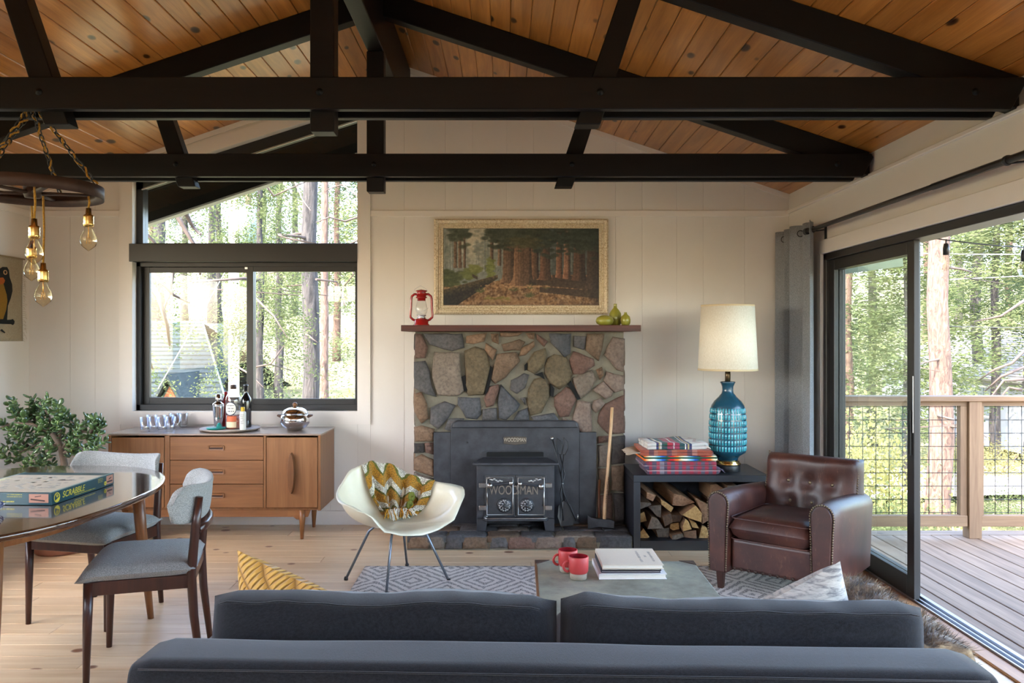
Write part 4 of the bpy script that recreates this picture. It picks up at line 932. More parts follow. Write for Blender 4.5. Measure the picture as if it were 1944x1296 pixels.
# ---------------------------------------------------------------- painting
def make_painting():
    H, Wd = 172, 346; rng = np.random.RandomState(4)
    v, u = np.mgrid[0:H, 0:Wd]; u = u/(Wd-1); v = v/(H-1)
    def sm(a, n):
        for _ in range(n): a = (a+np.roll(a, 1, 0)+np.roll(a, -1, 0)+np.roll(a, 1, 1)+np.roll(a, -1, 1))/5
        return a
    n1 = sm(rng.rand(H, Wd), 14); n1 = (n1-n1.mean())/n1.std(); n2 = sm(rng.rand(H, Wd), 3); n2 = (n2-n2.mean())/n2.std()
    img = np.zeros((H, Wd, 3)); c = lambda *x: np.array(x, float)
    lightc = np.exp(-((u-.2)/.22)**2-((v-.15)/.4)**2)[..., None]
    img[:] = c(96,104,98)*(1-lightc)+c(196,184,158)*lightc
    img -= (np.clip(u-.45, 0, 1)*60)[..., None]; img += (n1*6)[..., None]
    hz = np.clip((v-.45)/.2, 0, 1)[..., None]*np.clip(1-(u-.1)/.35, 0, 1)[..., None]; img = img*(1-hz*.6)+c(120,128,124)*hz*.6
    def blend(mask, col): 
        nonlocal img; mask = np.clip(mask, 0, 1)[..., None]; img = img*(1-mask)+np.array(col)*mask
    def trunk(uc, w, vt, vb, col, flare=.25, alpha=1.0, lit=-1, lean=0):
        t = np.clip((v-vt)/(vb-vt), 0, 1); ww = w*(.8+.2*t+flare*np.clip((t-.8)/.2, 0, 1)**2); cen = uc+lean*t
        m = (np.abs(u-cen) < ww) & (v > vt) & (v < vb+.02*np.cos((u-cen)/w))
        streak = rng.rand(Wd); streak = np.convolve(streak, [.3, .4, .3], 'same')[None, :]
        sh = .72+.45*streak+lit*.42*(u-cen)/w+n2*.05
        blend(m*alpha, np.clip(np.array(col)[None, None, :]*sh[..., None], 0, 255))
    def dabs(n, cu, cv, su, sv_, col, size, jit=18, al=.8):
        for _ in range(n):
            a, b = rng.normal(cu, su), rng.normal(cv, sv_); r = size*rng.uniform(.6, 1.3); i0, i1 = int((b-r)*H), int((b+r)*H)+2; j0, j1 = int((a-r*.6)*Wd), int((a+r*.6)*Wd)+2
            i0, j0 = max(0, i0), max(0, j0); i1, j1 = min(H, i1), min(Wd, j1)
            if i0 >= i1 or j0 >= j1: continue
            uu, vv = u[i0:i1, j0:j1], v[i0:i1, j0:j1]; m = np.clip(1.3-((uu-a)/(r*.5))**2-((vv-b)/(r*.45))**2, 0, 1)[..., None]*al
            img[i0:i1, j0:j1] = img[i0:i1, j0:j1]*(1-m)+(np.array(col)+rng.uniform(-jit, jit))*m
    for k in range(26):
        x = rng.uniform(0, .42); trunk(x, rng.uniform(.003, .007), rng.uniform(0, .25), .55, (128,132,126), 0, .5)
        dabs(14, x, .25+rng.rand()*.1, .01, .1, (116,124,112), .035, 10, .4)
    for x in (.62, .67, .79, .83, .9): trunk(x, .008, 0, .55, (90,96,86), 0, .7)
    for x, w in ((.075, .011), (.105, .011), (.135, .008), (.31, .012), (.36, .012)):
        trunk(x, w, 0, .5 if x < .2 else .47, (112,84,62), .1, .95); dabs(26, x, .06, .018, .06, (70,78,58), .05)
    # ground
    gl = .66+.02*np.sin(u*9)-.06*np.clip(u-.6, 0, 1)
    gm_ = np.clip((v-gl)/.015, 0, 1)*((u > .36)+(v > .66+.22*(.45-u))).clip(0, 1)
    gc = c(132,94,58)+(n1*14)[..., None]*c(1, .8, .55)+(n2*12)[..., None]
    blend(gm_, gc)
    blend(np.clip((v-.6)/.02, 0, 1)*(u > .6)*np.clip((.68-v)/.04, 0, 1), (168,112,72))
    for a, b, sl_ in ((.58, .7, .14), (.62, .8, .17), (.7, .64, .16)):
        d = v-(b+sl_*(u-a)); blend((np.abs(d) < .035+.05*(u-a))*(u > a)*.85, (52,36,24))
    blend(np.clip((u-.93)/.07, 0, 1)*(v > .6)*.5, (30,22,16))
    # trunks
    for x, w, vb, col, lit in ((.745, .020, .63, (122,80,56), -1), (.795, .022, .645, (132,90,66), -1), (.585, .030, .645, (104,70,46), -1), (.655, .035, .66, (92,60,40), -1), (.875, .040, .67, (76,50,34), -1), (.97, .05, .78, (56,40,30), -1)):
        trunk(x, w, 0, vb, col, .25, 1, lit)
    for x, s_, n in ((.76, .05, 60), (.66, .04, 110), (.88, .05, 150), (.96, .04, 130), (.58, .03, 70)): dabs(n, x, .12, s_*.8, .1, (44,54,38), .05, 14)
    trunk(.425, .045, 0, .7, (96,68,46), .3, 1, -1); trunk(.51, .062, 0, .735, (106,74,50), .45, 1, -1)
    dabs(240, .47, .09, .075, .075, (52,58,36), .055, 18); dabs(80, .5, .17, .06, .03, (74,72,40), .045, 14); dabs(60, .4, .05, .04, .05, (60,66,46), .05, 14)
    # log and shrubs
    dabs(90, .06, .66, .03, .04, (66,76,34), .05, 16); dabs(60, .17, .6, .02, .03, (96,104,44), .045, 16); dabs(50, .2, .53, .02, .02, (118,122,56), .04); dabs(50, .3, .52, .012, .06, (112,120,52), .04)
    t = (u-0)/.36; top_ = .8-.2*t; bot = 1.12-.48*t
    m = (v > top_) & (v < bot) & (u < .35); blend(m*1., np.clip(c(70,56,32)[None, None]*(1.25-.9*np.clip((v-top_)/.1, 0, 1)+n2*.12)[..., None], 10, 255))
    m = (np.abs(v-(.63-(u-.2)*-1.1)) < .02)*(u > .185)*(u < .22); blend(m*1., (60,44,28))
    for cu, cv, n in ((.24, .84, 50), (.455, .82, 40), (.555, .79, 45), (.55, .9, 70), (.66, .79, 14)):
        for _ in range(n):
            a = rng.uniform(-1.3, 1.3); L = rng.uniform(.02, .05)
            for q in np.linspace(0, 1, 6):
                i, j = int((cv-q*L*math.cos(a)*1.6)*H), int((cu+q*L*math.sin(a))*Wd)
                if 0 <= i < H and 0 <= j < Wd: img[i, j] = np.array((78,80,36))+rng.uniform(-18, 26)
    dabs(40, .36, .92, .05, .015, (128,112,46), .03); dabs(60, .45, .95, .15, .02, (150,108,66), .03); dabs(50, .5, .76, .1, .01, (176,128,84), .02)
    g_ = img.mean(2, keepdims=True); img = g_+(img-g_)*.86
    img = np.clip(img+(n2*4)[..., None], 4, 255)/255
    lin = np.where(img <= .04045, img/12.92, ((img+.055)/1.055)**2.4)
    return lin[::-1]
PW, PH = 1.162, .571; PC = Vector(((989.5-CX)/F*6.09, 6.128, EYE-(505.8-CY)/F*6.09))
pt = thing('framed_painting', 'framed oil painting of a misty redwood forest above the mantel', 'painting', PC)
lin = make_painting(); hh, ww = lin.shape[:2]
mb = MB().grid(lambda a, b: ((a-.5)*PW, -.02, (b-.5)*PH), ww, hh, smooth=False)
cv = mb.build('canvas', vcol('oil_painting', .45, bump=.2), pt)
ca_ = cv.data.color_attributes.new('Col', 'FLOAT_COLOR', 'POINT')
ca_.data.foreach_set('color', np.concatenate([lin.reshape(-1, 3), np.ones((hh*ww, 1))], 1).astype(np.float32).ravel())
GOLD = NB('worn_cream_gilt'); GOLD.set(rough=.5, metal=.15); co = GOLD.coord(); n = GOLD.noise(co, 90, 4, .7); n2 = GOLD.noise(co, 7, 3)
GOLD.base(GOLD.mix(GOLD.ramp(n2, [(.4, 0.0), (.7, .6)]), GOLD.ramp(n, [(.35, srgb(176,146,104)), (.6, srgb(236,222,194))]), srgb(226,210,176))); GOLD.bump(n, .7, .004); GOLD = GOLD.m
prof = [(0, 0), (0, .035), (.012, .045), (.03, .038), (.034, .026), (.046, .03), (.05, .02), (.066, .024), (.071, .012)]
for i in range(4):
    a0 = i*PI/2; hw_, hh_ = (1.304/2, .713/2) if i % 2 == 0 else (.713/2, 1.304/2)
    m_ = MB(); vs = []
    for e in (-1, 1):
        for d, h in prof: vs.append((e*(hw_-d), -h, -(hh_-d)))
    n = len(prof); fs = [(k, k+1, n+k+1, n+k) for k in range(n-1)]
    m_.add(vs, fs); m_.xf(rot(-90*i, 'Y')).build('frame_rail', GOLD, pt, recal=True)
# ---------------------------------------------------------------- black box table with firewood, blankets, lamp
BLK = mat('black_painted_wood', srgb(30,32,38), .45, var=.15, vs=6, bump=.1, bs=120)
TX0, TX1, TY0, TY1, TZ = .851, 1.742, 5.372, 5.86, .497
bt = thing('box_side_table', 'black open box table holding firewood', 'side table', (1.2965, 5.616, 0))
ox, oy = 1.2965, 5.616
for nm, b in (('top', (TX0, TX1, TY0, TY1, TZ-.045, TZ)), ('side', (TX0, TX0+.045, TY0, TY1, 0, TZ-.045)), ('side', (TX1-.045, TX1, TY0, TY1, 0, TZ-.045)), ('bottom', (TX0+.045, TX1-.045, TY0, TY1, 0, .065)), ('back', (TX0+.045, TX1-.045, TY1-.012, TY1, .065, TZ-.045))):
    MB().box(b[0]-ox, b[1]-ox, b[2]-oy, b[3]-oy, b[4], b[5]).build(nm, BLK, bt, bevel=.002, seg=1)
def endgrain(name, c, c2):
    nb = NB(name); nb.set(rough=.9); co = nb.coord((1, 1, 1), rnd=True); n = nb.noise(co, 60, 5, .7); n2 = nb.noise(co, 8, 3)
    nb.base(nb.objrand(nb.mix(nb.ramp(n2, [(.4, 0.0), (.65, .5)]), nb.ramp(n, [(.35, c), (.65, c2)]), c), .15)); nb.bump(n, .8, .006); return nb.m
EG = {'p': endgrain('pale_end_grain', srgb(150,112,66), srgb(206,170,112)), 'b': endgrain('brown_end_grain', srgb(108,78,56), srgb(150,114,86)), 'g': endgrain('grey_end_grain', srgb(82,72,62), srgb(122,108,94)), 'd': endgrain('dark_end_grain', srgb(60,46,36), srgb(98,76,58))}
SIDEW = wood('split_wood_side', srgb(96,68,46), srgb(150,112,78), rough=.85, axis=1, rnd=.2, bump=.5)
LG = [('b', [(275,665),(380,700),(345,770),(275,735)], 't', 'brown split log at the top left of the firewood'), ('g', [(205,780),(325,790),(335,812),(205,865)], '', 'grey flat log at the left side, second row'), ('p', [(440,750),(590,850),(560,905),(450,815)], 't', 'pale narrow log tilting at the top of the firewood'),
 ('b', [(600,700),(690,720),(840,800),(700,842),(580,832)], 't', 'large brown wedge log lying on top of the firewood'), ('p', [(665,920),(820,815),(890,900),(885,1000),(750,957)], '', 'large pale quarter log in the middle right'), ('b', [(830,740),(900,780),(985,820),(992,970),(905,1030),(893,900)], '', 'brown rounded log at the right next to the armchair'),
 ('g', [(300,835),(450,822),(446,965),(400,948)], '', 'grey log under the pale tilting one'), ('p', [(205,930),(265,905),(295,1008),(205,1030)], '', 'pale log at the left side, middle row'), ('g', [(330,940),(398,965),(468,1072),(282,1075)], '', 'grey triangular log in the lower left'), ('d', [(455,940),(555,908),(575,1008),(484,1056)], '', 'dark log in the centre of the firewood'),
 ('d', [(568,930),(690,942),(666,1008),(582,1016)], '', 'dark squarish log right of centre'), ('p', [(560,1040),(655,1026),(662,1100),(590,1116),(552,1088)], '', 'small pale block log in the lower middle'), ('p', [(705,962),(738,985),(778,1078),(682,1100),(676,1040)], '', 'pale split log with a crack, left half'), ('p', [(748,968),(830,1012),(868,1078),(790,1066)], '', 'thin pale log beside the cracked one'),
 ('p', [(250,1082),(318,1180),(300,1218),(205,1218),(205,1130)], '', 'pale triangular log in the bottom left corner'), ('g', [(395,1104),(548,1080),(545,1212),(420,1212)], '', 'grey brown log on the bottom left'), ('g', [(556,1146),(676,1124),(690,1168),(600,1204),(556,1204)], '', 'grey log on the bottom middle'), ('b', [(700,1112),(835,1096),(840,1212),(694,1174)], '', 'brown wedge log on the bottom right'),
 ('p', [(905,1050),(958,1072),(1000,1218),(870,1212)], '', 'pale wedge log at the bottom beside the armchair'), ('b', [(1010,600),(1075,590),(1160,640),(1130,760),(1015,770)], '', 'brown log high behind the armchair arm'), ('g', [(1170,590),(1300,600),(1330,700),(1200,760)], '', 'grey log at the top right behind the armchair'), ('b', [(1010,790),(1140,780),(1180,900),(1020,950)], '', 'brown log hidden behind the armchair arm'),
 ('g', [(1010,970),(1150,930),(1180,1060),(1060,1210),(1010,1130)], '', 'grey log low behind the armchair')]
for i, (m, pl, fl, lb) in enumerate(LG):
    q = [P(1180+a/5.89, 820+b/5.89, 5.42) for a, b in pl]; q = [Vector((min(max(p.x, TX0+.05), TX1-.05), 0, max(p.z, .066))) for p in q]
    c = sum(q, Vector())/len(q); n = len(q); y0 = 5.40+.02*((i*5) % 4); L = .36-.02*((i*3) % 4)
    d = Vector((-.07, 0, .05)) if fl else Vector((0, 0, 0)); mxz = max(p.z for p in q)
    if mxz+d.z > TZ-.05: d.z = TZ-.052-mxz
    vs = []; rr = random.Random(i)
    for t in (0, .5, 1):
        for p in q: vs.append((p.x-c.x+d.x*t+rr.uniform(-.003, .003)*(t > 0), L*t, max(p.z+d.z*t+rr.uniform(-.003, .003)*(t > 0), .066)-.066))
    mb = MB(); mb.add(vs, [tuple(range(n))], False, 0); mb.add([], []); 
    for r_ in (0, 1):
        for k in range(n): mb.f.append((r_*n+k, r_*n+(k+1) % n, (r_+1)*n+(k+1) % n, (r_+1)*n+k)); mb.sm.append(False); mb.mi.append(1)
    mb.f.append(tuple(2*n+k for k in range(n))[::-1]); mb.sm.append(False); mb.mi.append(0)
    tag(mb.build('firewood_log', [EG[m], SIDEW], None, (c.x, y0, .066), recal=True, bevel=.002, seg=1), lb, 'log', 'split logs stacked in the box table')

def plaid(name, stops, xs, ys=None, length=.5, tweed=.35, fscale=700):
    """stops: constant colour bands across x; ys: (freq, width, colour) lines across the other way"""
    nb = NB(name); nb.set(rough=.95, sheen=.2, spec=.15); co = nb.coord(); s = nb.sep(co)
    col = nb.ramp(nb.math('FRACT', nb.math('MULTIPLY_ADD', s[0], 1/length, .5)), stops, 'CONSTANT')
    for ax, f, w, cc, al in (ys or []):
        m = nb.math('LESS_THAN', nb.math('FRACT', nb.math('MULTIPLY_ADD', s[ax], f, .37)), w)
        col = nb.mix(nb.math('MULTIPLY', m, al), col, cc)
    n = nb.noise(co, fscale, 2, .6); col = nb.mix(nb.math('MULTIPLY', nb.ramp(n, [(.45, 0.0), (.6, 1.0)]), tweed), col, nb.mix(.5, col, (.02,.02,.03)))
    nb.base(col); nb.bump(n, .4, .003); return nb.m
cream, navy, grn, red_, yel, rust, grey_ = srgb(232,226,214), srgb(52,62,96), srgb(40,84,66), srgb(168,52,62), srgb(206,184,110), srgb(176,84,50), srgb(120,116,120)
PL1 = plaid('tartan_white', [(0, cream), (.2, navy), (.235, yel), (.255, cream), (.28, grn), (.36, red_), (.45, cream), (.465, red_), (.54, grn), (.62, cream), (.635, navy), (.66, yel), (.68, navy), (.72, cream)], None, [(1, 9, .18, navy, .35), (2, 40, .1, red_, .3)], .46, .3)
PL2 = plaid('rust_plaid', [(0, rust), (.08, srgb(96,62,72)), (.16, srgb(190,120,96)), (.22, rust), (.36, srgb(110,70,78)), (.44, srgb(184,104,76)), (.52, rust), (.68, srgb(104,64,72)), (.76, srgb(196,130,110)), (.84, rust)], None, [(1, 8, .2, srgb(90,60,66), .4)], .42, .3)
PL4 = plaid('red_navy_tweed_plaid', [(0, srgb(74,66,84)), (.06, srgb(150,48,66)), (.1, srgb(84,74,90)), (.16, srgb(160,60,76)), (.2, srgb(126,118,128)), (.26, srgb(84,70,86))]+[(.3+.1*k+.05*j, c_) for k in range(7) for j, c_ in ((0, srgb(152,50,66)), (1, srgb(88,78,94)))], None, [(1, 14, .3, srgb(150,44,60), .5), (2, 30, .16, srgb(206,180,180), .5)], .5, .6)
SER = NB('serape_blanket'); SER.set(rough=.95); s = SER.sep(SER.coord())
rb_ = SER.ramp(SER.math('FRACT', SER.math('MULTIPLY_ADD', s[0], 4.6, .2)), [(0, srgb(200,30,30)), (.14, srgb(235,120,40)), (.26, srgb(240,225,180)), (.4, srgb(240,240,235)), (.52, srgb(120,190,220)), (.66, srgb(30,80,180)), (.8, srgb(20,70,50)), (.92, srgb(180,20,30))])
zf = SER.math('LESS_THAN', SER.math('ABSOLUTE', SER.math('SUBTRACT', SER.math('FRACT', SER.math('MULTIPLY_ADD', s[2], 40, .15)), .5)), .27)
SER.base(SER.mix(zf, (*srgb(22,70,48),), rb_)); SER.bump(SER.noise(SER.coord(), 500, 2), .3, .002); SER = SER.m
def folded(name, label, m, x0, x1, y0, y1, z, layers, th, fringe=None, lean=0, wob=0, seed=0):
    t = thing(name, label, 'blanket', ((x0+x1)/2, (y0+y1)/2, z), 0, 'folded blankets on the box table'); w = x1-x0; path = []
    for l in range(layers):
        zz = th/2+l*th*1.04; r = th*.52; a, b = -w/2+r, w/2-r
        xs_ = [a+(b-a)*k/14 for k in range(15)]
        if l % 2: xs_ = xs_[::-1]
        path += [(x, zz) for x in xs_]
        if l < layers-1:
            s_ = 1 if l % 2 == 0 else -1; e = xs_[-1]
            path += [(e+s_*r*math.sin(q*PI/6), zz+r*1.0*(1-math.cos(q*PI/6))) for q in range(1, 6)]
    n = len(path)
    def fn(u, v):
        i = min(n-1, int(round(u*(n-1)))); x, zz = path[i]; yy = (v-.5)*(y1-y0)
        return (x+.004*noise.noise(Vector((zz*40, v*5, seed))), yy+.006*noise.noise(Vector((x*9, zz*60, seed+3))), zz+wob*noise.noise(Vector((x*6, yy*6, seed)))*(zz/(th*layers)))
    o = MB().grid(fn, n, 14).build('cloth', m, t, solid=th*.94)
    if fringe:
        side_, fm, cnt, L, zz = fringe; f = MB(); rr = random.Random(seed)
        for k in range(cnt):
            yy = (y0-y1)/2+(k+.5)/cnt*(y1-y0); xx = side_*w/2-side_*.01; a = rr.uniform(-.5, .5)
            p = [(xx, yy, zz), (xx+side_*L*.5, yy+a*.02, max(.004, zz-.006)), (xx+side_*L*rr.uniform(.8, 1.05), yy+a*.035, max(.003, zz-L*rr.uniform(.25, .7)))]
            f.tube(p, [.0035, .003, .002], 4)
        tag(f.build('fringe', fm, t), kind='stuff')
    return t
z = TZ+.001
FR1 = mat('cream_fringe', srgb(226,218,204), .9, var=.1, vs=30); FR2 = mat('beige_fringe', srgb(186,168,146), .9, var=.15, vs=30); FR3 = mat('mixed_fringe', srgb(96,84,96), .9, var=.6, vs=90)
folded('wool_blanket', 'red and navy tweed plaid blanket at the bottom of the stack', PL4, .935, 1.42, 5.40, 5.74, z, 3, .027, (1, FR3, 26, .05, .04), seed=1, wob=.010)
folded('wool_blanket', 'green blanket with rainbow edge stripes, second from the bottom', SER, .915, 1.405, 5.41, 5.74, z+.086, 2, .016, None, seed=2, wob=.008).rotation_euler.z = .03
folded('wool_blanket', 'rust orange plaid blanket with beige fringe hanging left', PL2, .90, 1.385, 5.42, 5.75, z+.120, 2, .019, (-1, FR2, 30, .09, .02), seed=3, wob=.010).rotation_euler.z = -.03
folded('wool_blanket', 'white tartan blanket on top of the stack', PL1, .935, 1.345, 5.43, 5.73, z+.161, 2, .021, (1, FR1, 40, .04, .02), seed=4, wob=.018).rotation_euler.z = .05

lm = thing('table_lamp', 'tall blue ceramic table lamp with cream drum shade', 'lamp', (1.523, 5.56, TZ))
kk = .000906
BLUE = mat('deep_blue_glaze', srgb(22,68,88), .25, var=.25, vs=12, coat=.5); TEAL = NB('turquoise_glaze'); TEAL.set(rough=.18, coat=.6); TEAL.base(TEAL.ramp(TEAL.noise(TEAL.coord((1, 1, .6)), 40, 4), [(.3, srgb(22,118,140)), (.7, srgb(70,176,186))])); TEAL = TEAL.m
MB().lathe([(.0001, 0), (.086, 0), (.086, .045), (.0001, .046)], 32).build('foot', BLACKM, lm, bevel=.003)
MB().lathe([(.086, .046), (.088, .052), (.078, .06), (.078, .068), (.07, .075), (.0001, .076)], 32).build('brass_collar', BRASS, lm)
bp = [(.07, .074), (.068, .085), (.08, .105), (.118, .128), (.121, .14), (.124, .2), (.1245, .3), (.118, .40), (.111, .438), (.108, .447), (.09, .475), (.06, .505), (.040, .53), (.036, .55), (.038, .575), (.048, .598), (.052, .604), (.046, .609), (.0001, .610)]
body = MB().lathe(bp, 48).build('ceramic_body', BLUE, lm)
def rb2(z):
    for (r0, z0), (r1, z1) in zip(bp, bp[1:]):
        if z0 <= z <= z1: return r0+(r1-r0)*(z-z0)/(z1-z0)
    return .1
cells = MB(); NC = 38
for r_ in range(7):
    za = .142+r_*.0425; zb = za+.034
    for c_ in range(NC):
        a0, a1 = 2*PI*c_/NC, 2*PI*(c_+.6)/NC; vs = []
        for zz, d in ((za, 0), (za+.004, .0035), (zb-.004, .0035), (zb, 0)):
            for a, d2 in ((a0, 0), (a0+.012, 1), (a1-.012, 1), (a1, 0)):
                r = rb2(zz)+d*d2-.0005; vs.append((r*math.cos(a), r*math.sin(a), zz))
        cells.add(vs, [(j*4+i, j*4+i+1, j*4+5+i, j*4+4+i) for j in range(3) for i in range(3)], True)
tag(cells.build('glazed_cells', TEAL, body), kind='stuff')
MB().lathe([(.0001, .6), (.018, .605), (.018, .70), (.0001, .7)], 16).build('neck', mat('dark_brass', srgb(86,72,52), .3, metal=.8), lm)
SHADE = NB('cream_linen_shade'); SHADE.set(rough=.9, sheen=.1); n = SHADE.noise(SHADE.coord((1, 1, .3)), 300, 3); SHADE.base(SHADE.ramp(n, [(.3, srgb(224,212,188)), (.7, srgb(244,236,218))])); SHADE.bump(n, .15, .001); SHADE = SHADE.m
sz0, sz1 = .685, 1.13
sd_ = MB().lathe([(.198, sz0), (.176, sz1)], 48, cap=False).build('shade', SHADE, lm, solid=.003)
TANB = mat('tan_binding', srgb(206,184,146), .8)
MB().lathe([(.199, sz0-.001), (.2005, sz0), (.1995, sz0+.012), (.197, sz0+.012)], 48, cap=False).build('shade_binding', TANB, sd_)
MB().lathe([(.1755, sz1-.012), (.1785, sz1-.011), (.178, sz1+.001), (.175, sz1+.001)], 48, cap=False).build('shade_binding', TANB, sd_)
MB().tube([(-.17, 0, 1.1), (.17, 0, 1.1)], .002, 5).tube([(0, -.17, 1.1), (0, .17, 1.1)], .002, 5).tube([(0, 0, .7), (0, 0, 1.1)], .003, 6).build('shade_spider', BRASS, sd_)
MB().lathe([(.012, .7), (.014, .74), (.03, .79), (.03, .81), (.018, .84), (.0001, .845)], 14).build('bulb', mat('white_bulb', (.8,.8,.78), .3), lm)

# ---------------------------------------------------------------- curtain and rod
cr = thing('curtain_rod', 'black metal curtain rod above the sliding door', 'curtain rod', (2.05, 4, 2.125))
MB().tube([(0, -3.0, 0), (0, 1.5, 0)], .014, 12).build('rod', BLACKM, cr)
MB().tube([(0, -3.0, 0), (0, -.1, 0)], .0165, 12).build('outer_tube', BLACKM, cr)
MB().lathe([(.0165, 0), (.022, .004), (.022, .03), (.0001, .034)], 14).xf(T(0, 1.5, 0) @ rot(-90, 'X')).build('finial', BLACKM, cr)
for y in (-.68, 1.42):
    b = MB().tube([(.088, y, -.03), (.088, y, -.002), (.02, y, -.01)], .005, 6).box(.082, .09, y-.012, y+.012, -.075, .02).build('bracket', BLACKM, cr)
    MB().lathe([(.02, -.012), (.022, 0), (.02, .012)], 14).xf(T(0, y, 0) @ rot(90, 'X')).build('bracket_ring', BLACKM, cr)
ct = thing('curtain', 'grey linen curtain gathered at the corner by the sliding door', 'curtain', (2.045, 5.7, 0))
CURT = fabric('grey_linen', srgb(158,160,164), srgb(116,118,122), scale=700, mottled=.15)
def cfn(u, v):
    z = .02+v*2.16; y = .33-.66*u; ph = u*4.1*2*PI
    amp = .048*(1-.15*v)*(.7+.3*math.sin(u*5)); x = -amp*math.cos(ph)-.012*math.sin(ph*.5+1)
    return (x, y+.018*math.sin(ph)*1+.006*noise.noise(Vector((u*5, z*1.2, 0))), z+.006*math.sin(ph))
MB().grid(cfn, 110, 24).build('curtain_panel', CURT, ct, solid=.004)
for k in range(6):
    y = .33-.66*(k+.5)/6
    MB().lathe([(.019, -.002), (.024, -.003), (.024, .003), (.019, .002)], 14, cap=False).xf(T(.005, y, 2.125) @ rot(90, 'X')).build('grommet', BLACKM, ct)

# ---------------------------------------------------------------- leather armchair
LEA = NB('brown_leather'); LEA.set(rough=.46, spec=.5, coat=.08, crough=.3)
co = LEA.coord(); n = LEA.noise(co, 3.2, 5, .6); n2 = LEA.noise(LEA.coord((1, 1, .25)), 34, 6, .75, 1.5); n3 = LEA.noise(co, 180, 3)
col = LEA.ramp(n, [(.3, srgb(38,18,14)), (.55, srgb(66,33,25)), (.75, srgb(92,52,37))])
col = LEA.mix(LEA.math('MULTIPLY', LEA.ramp(n2, [(.58, 0.0), (.72, 1.0)]), .4), col, srgb(150,108,84))
LEA.base(col); LEA.bump(n3, .25, .002); LEA = LEA.m
NAIL = mat('antique_brass_nail', srgb(120,104,82), .35, metal=.8)
ac = thing('leather_armchair', 'worn brown leather club armchair with nailhead trim', 'armchair', (1.615, 4.59, 0.012), math.radians(-40)); ac.scale = (.9, .9, .95)
MB().box(-.25, .25, -.33, .28, .115, .30).build('seat_base', LEA, ac, bevel=.02, seg=3)
sc_ = pillow(.50, .56, .165, 24, 24, p=7, pinch=.03).xf(T(0, -.09, .365) @ rot(90, 'X')).build('seat_cushion', LEA, ac)
def piping(pts, r, m, par, nm='piping'): return MB().tube(pts, r, 6, closed=True).build(nm, m, par)
for dz in (.425, .305): piping([(a*.985, b-.09, dz) for a, b in rrect(.49, .55, .04)], .0045, LEA, sc_)
for s in (-1, 1):
    prof = [(-.06, 0)]+[(-.068, .30), (-.073, .40)]+[(-.073*math.cos(q*PI/8), .40+.068*math.sin(q*PI/8)) for q in range(1, 8)]+[(.073, .40), (.066, .30), (.055, 0)]
    m_ = MB(); n = len(prof); vs = []; ys = [-.37, -.36, -.2, 0, .2, .36]
    for j, y in enumerate(ys):
        sl = 1-.07*max(0, (y+.1))/.46; e = .93 if j == 0 else 1
        for a, b in prof: vs.append((s*.315+a*e*(1-.1*max(0, y)), y, .1+b*sl*(.985 if j == 0 else 1)))
    fs = [(j*n+k, j*n+(k+1) % n, (j+1)*n+(k+1) % n, (j+1)*n+k) for j in range(len(ys)-1) for k in range(n)]+[tuple(range(n))[::-1], tuple((len(ys)-1)*n+k for k in range(n))]
    m_.add(vs, fs, True); m_.sm[-2:] = [False, False]
    arm = m_.build('arm', LEA, ac, recal=True, bevel=.006)
    fp_ = [(a*.8, b*.97) for a, b in prof]
    MB().prism([(s*.315+a, .105+b) for a, b in fp_], .37, .385, lambda a, b, z: (a, -z, b)).build('arm_front_panel', LEA, arm, recal=True, bevel=.006)
    nl = MB(); out = [(a*.93, b*.985) for a, b in prof]; d = []
    for (a, b), (a2, b2) in zip(out, out[1:]):
        L = math.hypot(a2-a, b2-b); k = max(1, int(round(L/.0135))); d += [(a+(a2-a)*q/k, b+(b2-b)*q/k) for q in range(k)]
    for a, b in d: nl.blob((s*.315+a, -.374, .105+b), (.0055, .0045, .0055), 5)
    tag(nl.build('nailheads', NAIL, arm), kind='stuff')
# back
bk = pillow(.63, .43, .17, 40, 40, p=8, pinch=.0)
but = [(x, z) for z in (.04, -.08) for x in (-.14, 0, .14)]
def tuft(v):
    if v.y < 0:
        d = sum(.020*math.exp(-((v.x-x-(.02 if z < 0 else 0))**2+(v.z-z)**2)/.0016)+.003*math.exp(-((v.x-x)**2)/.0012-((v.z-z)**2)/.008) for x, z in but)
        v.y += d
        v.y -= .03*math.exp(-((v.z-.17)/.07)**2)
    v.x *= 1-.10*(v.z/.25)*.5+.0
    return v
bm2 = bk.warp(tuft).xf(T(.035, .29, .525) @ rot(-13, 'X'))
bko = bm2.build('backrest', LEA, ac)
for x, z in but:
    q = T(.035, .29, .525) @ rot(-13, 'X') @ Vector((x+(.02 if z < 0 else 0), -.068, z)); MB().blob(q, (.010, .007, .010), 8).build('button', NAIL, bko)
MB().box(-.30, .30, .27, .36, .10, .45).build('back_base', LEA, ac, bevel=.02, seg=3)
nl = MB()
for s in (-1, 1):
    for k in range(26):
        q = T(.035, .29, .525) @ rot(-13, 'X') @ Vector((s*(.298-.0005*k), -.06, -.15+k*.0145)); nl.blob(q, (.0055, .0045, .0055), 5)
tag(nl.build('back_nailheads', NAIL, bko), kind='stuff')
nl = MB()
for k in range(11): nl.blob((-.225+k*.045, -.336, .128), (.010, .006, .010), 6)
tag(nl.build('base_nails', mat('dark_nail', srgb(58,40,32), .4, metal=.5), ac), kind='stuff')
DLEG = wood('dark_walnut_leg', srgb(40,22,16), srgb(64,36,26), rough=.35, axis=2, rnd=0)
for x, y in ((-.31, -.34), (.31, -.34), (-.27, .31), (.27, .31)): MB().bar((x, y, 0), (x, y, .12), .032, .032, up=(0, 1, 0), w2=.048, h2=.048).build('leg', DLEG, ac, bevel=.003)
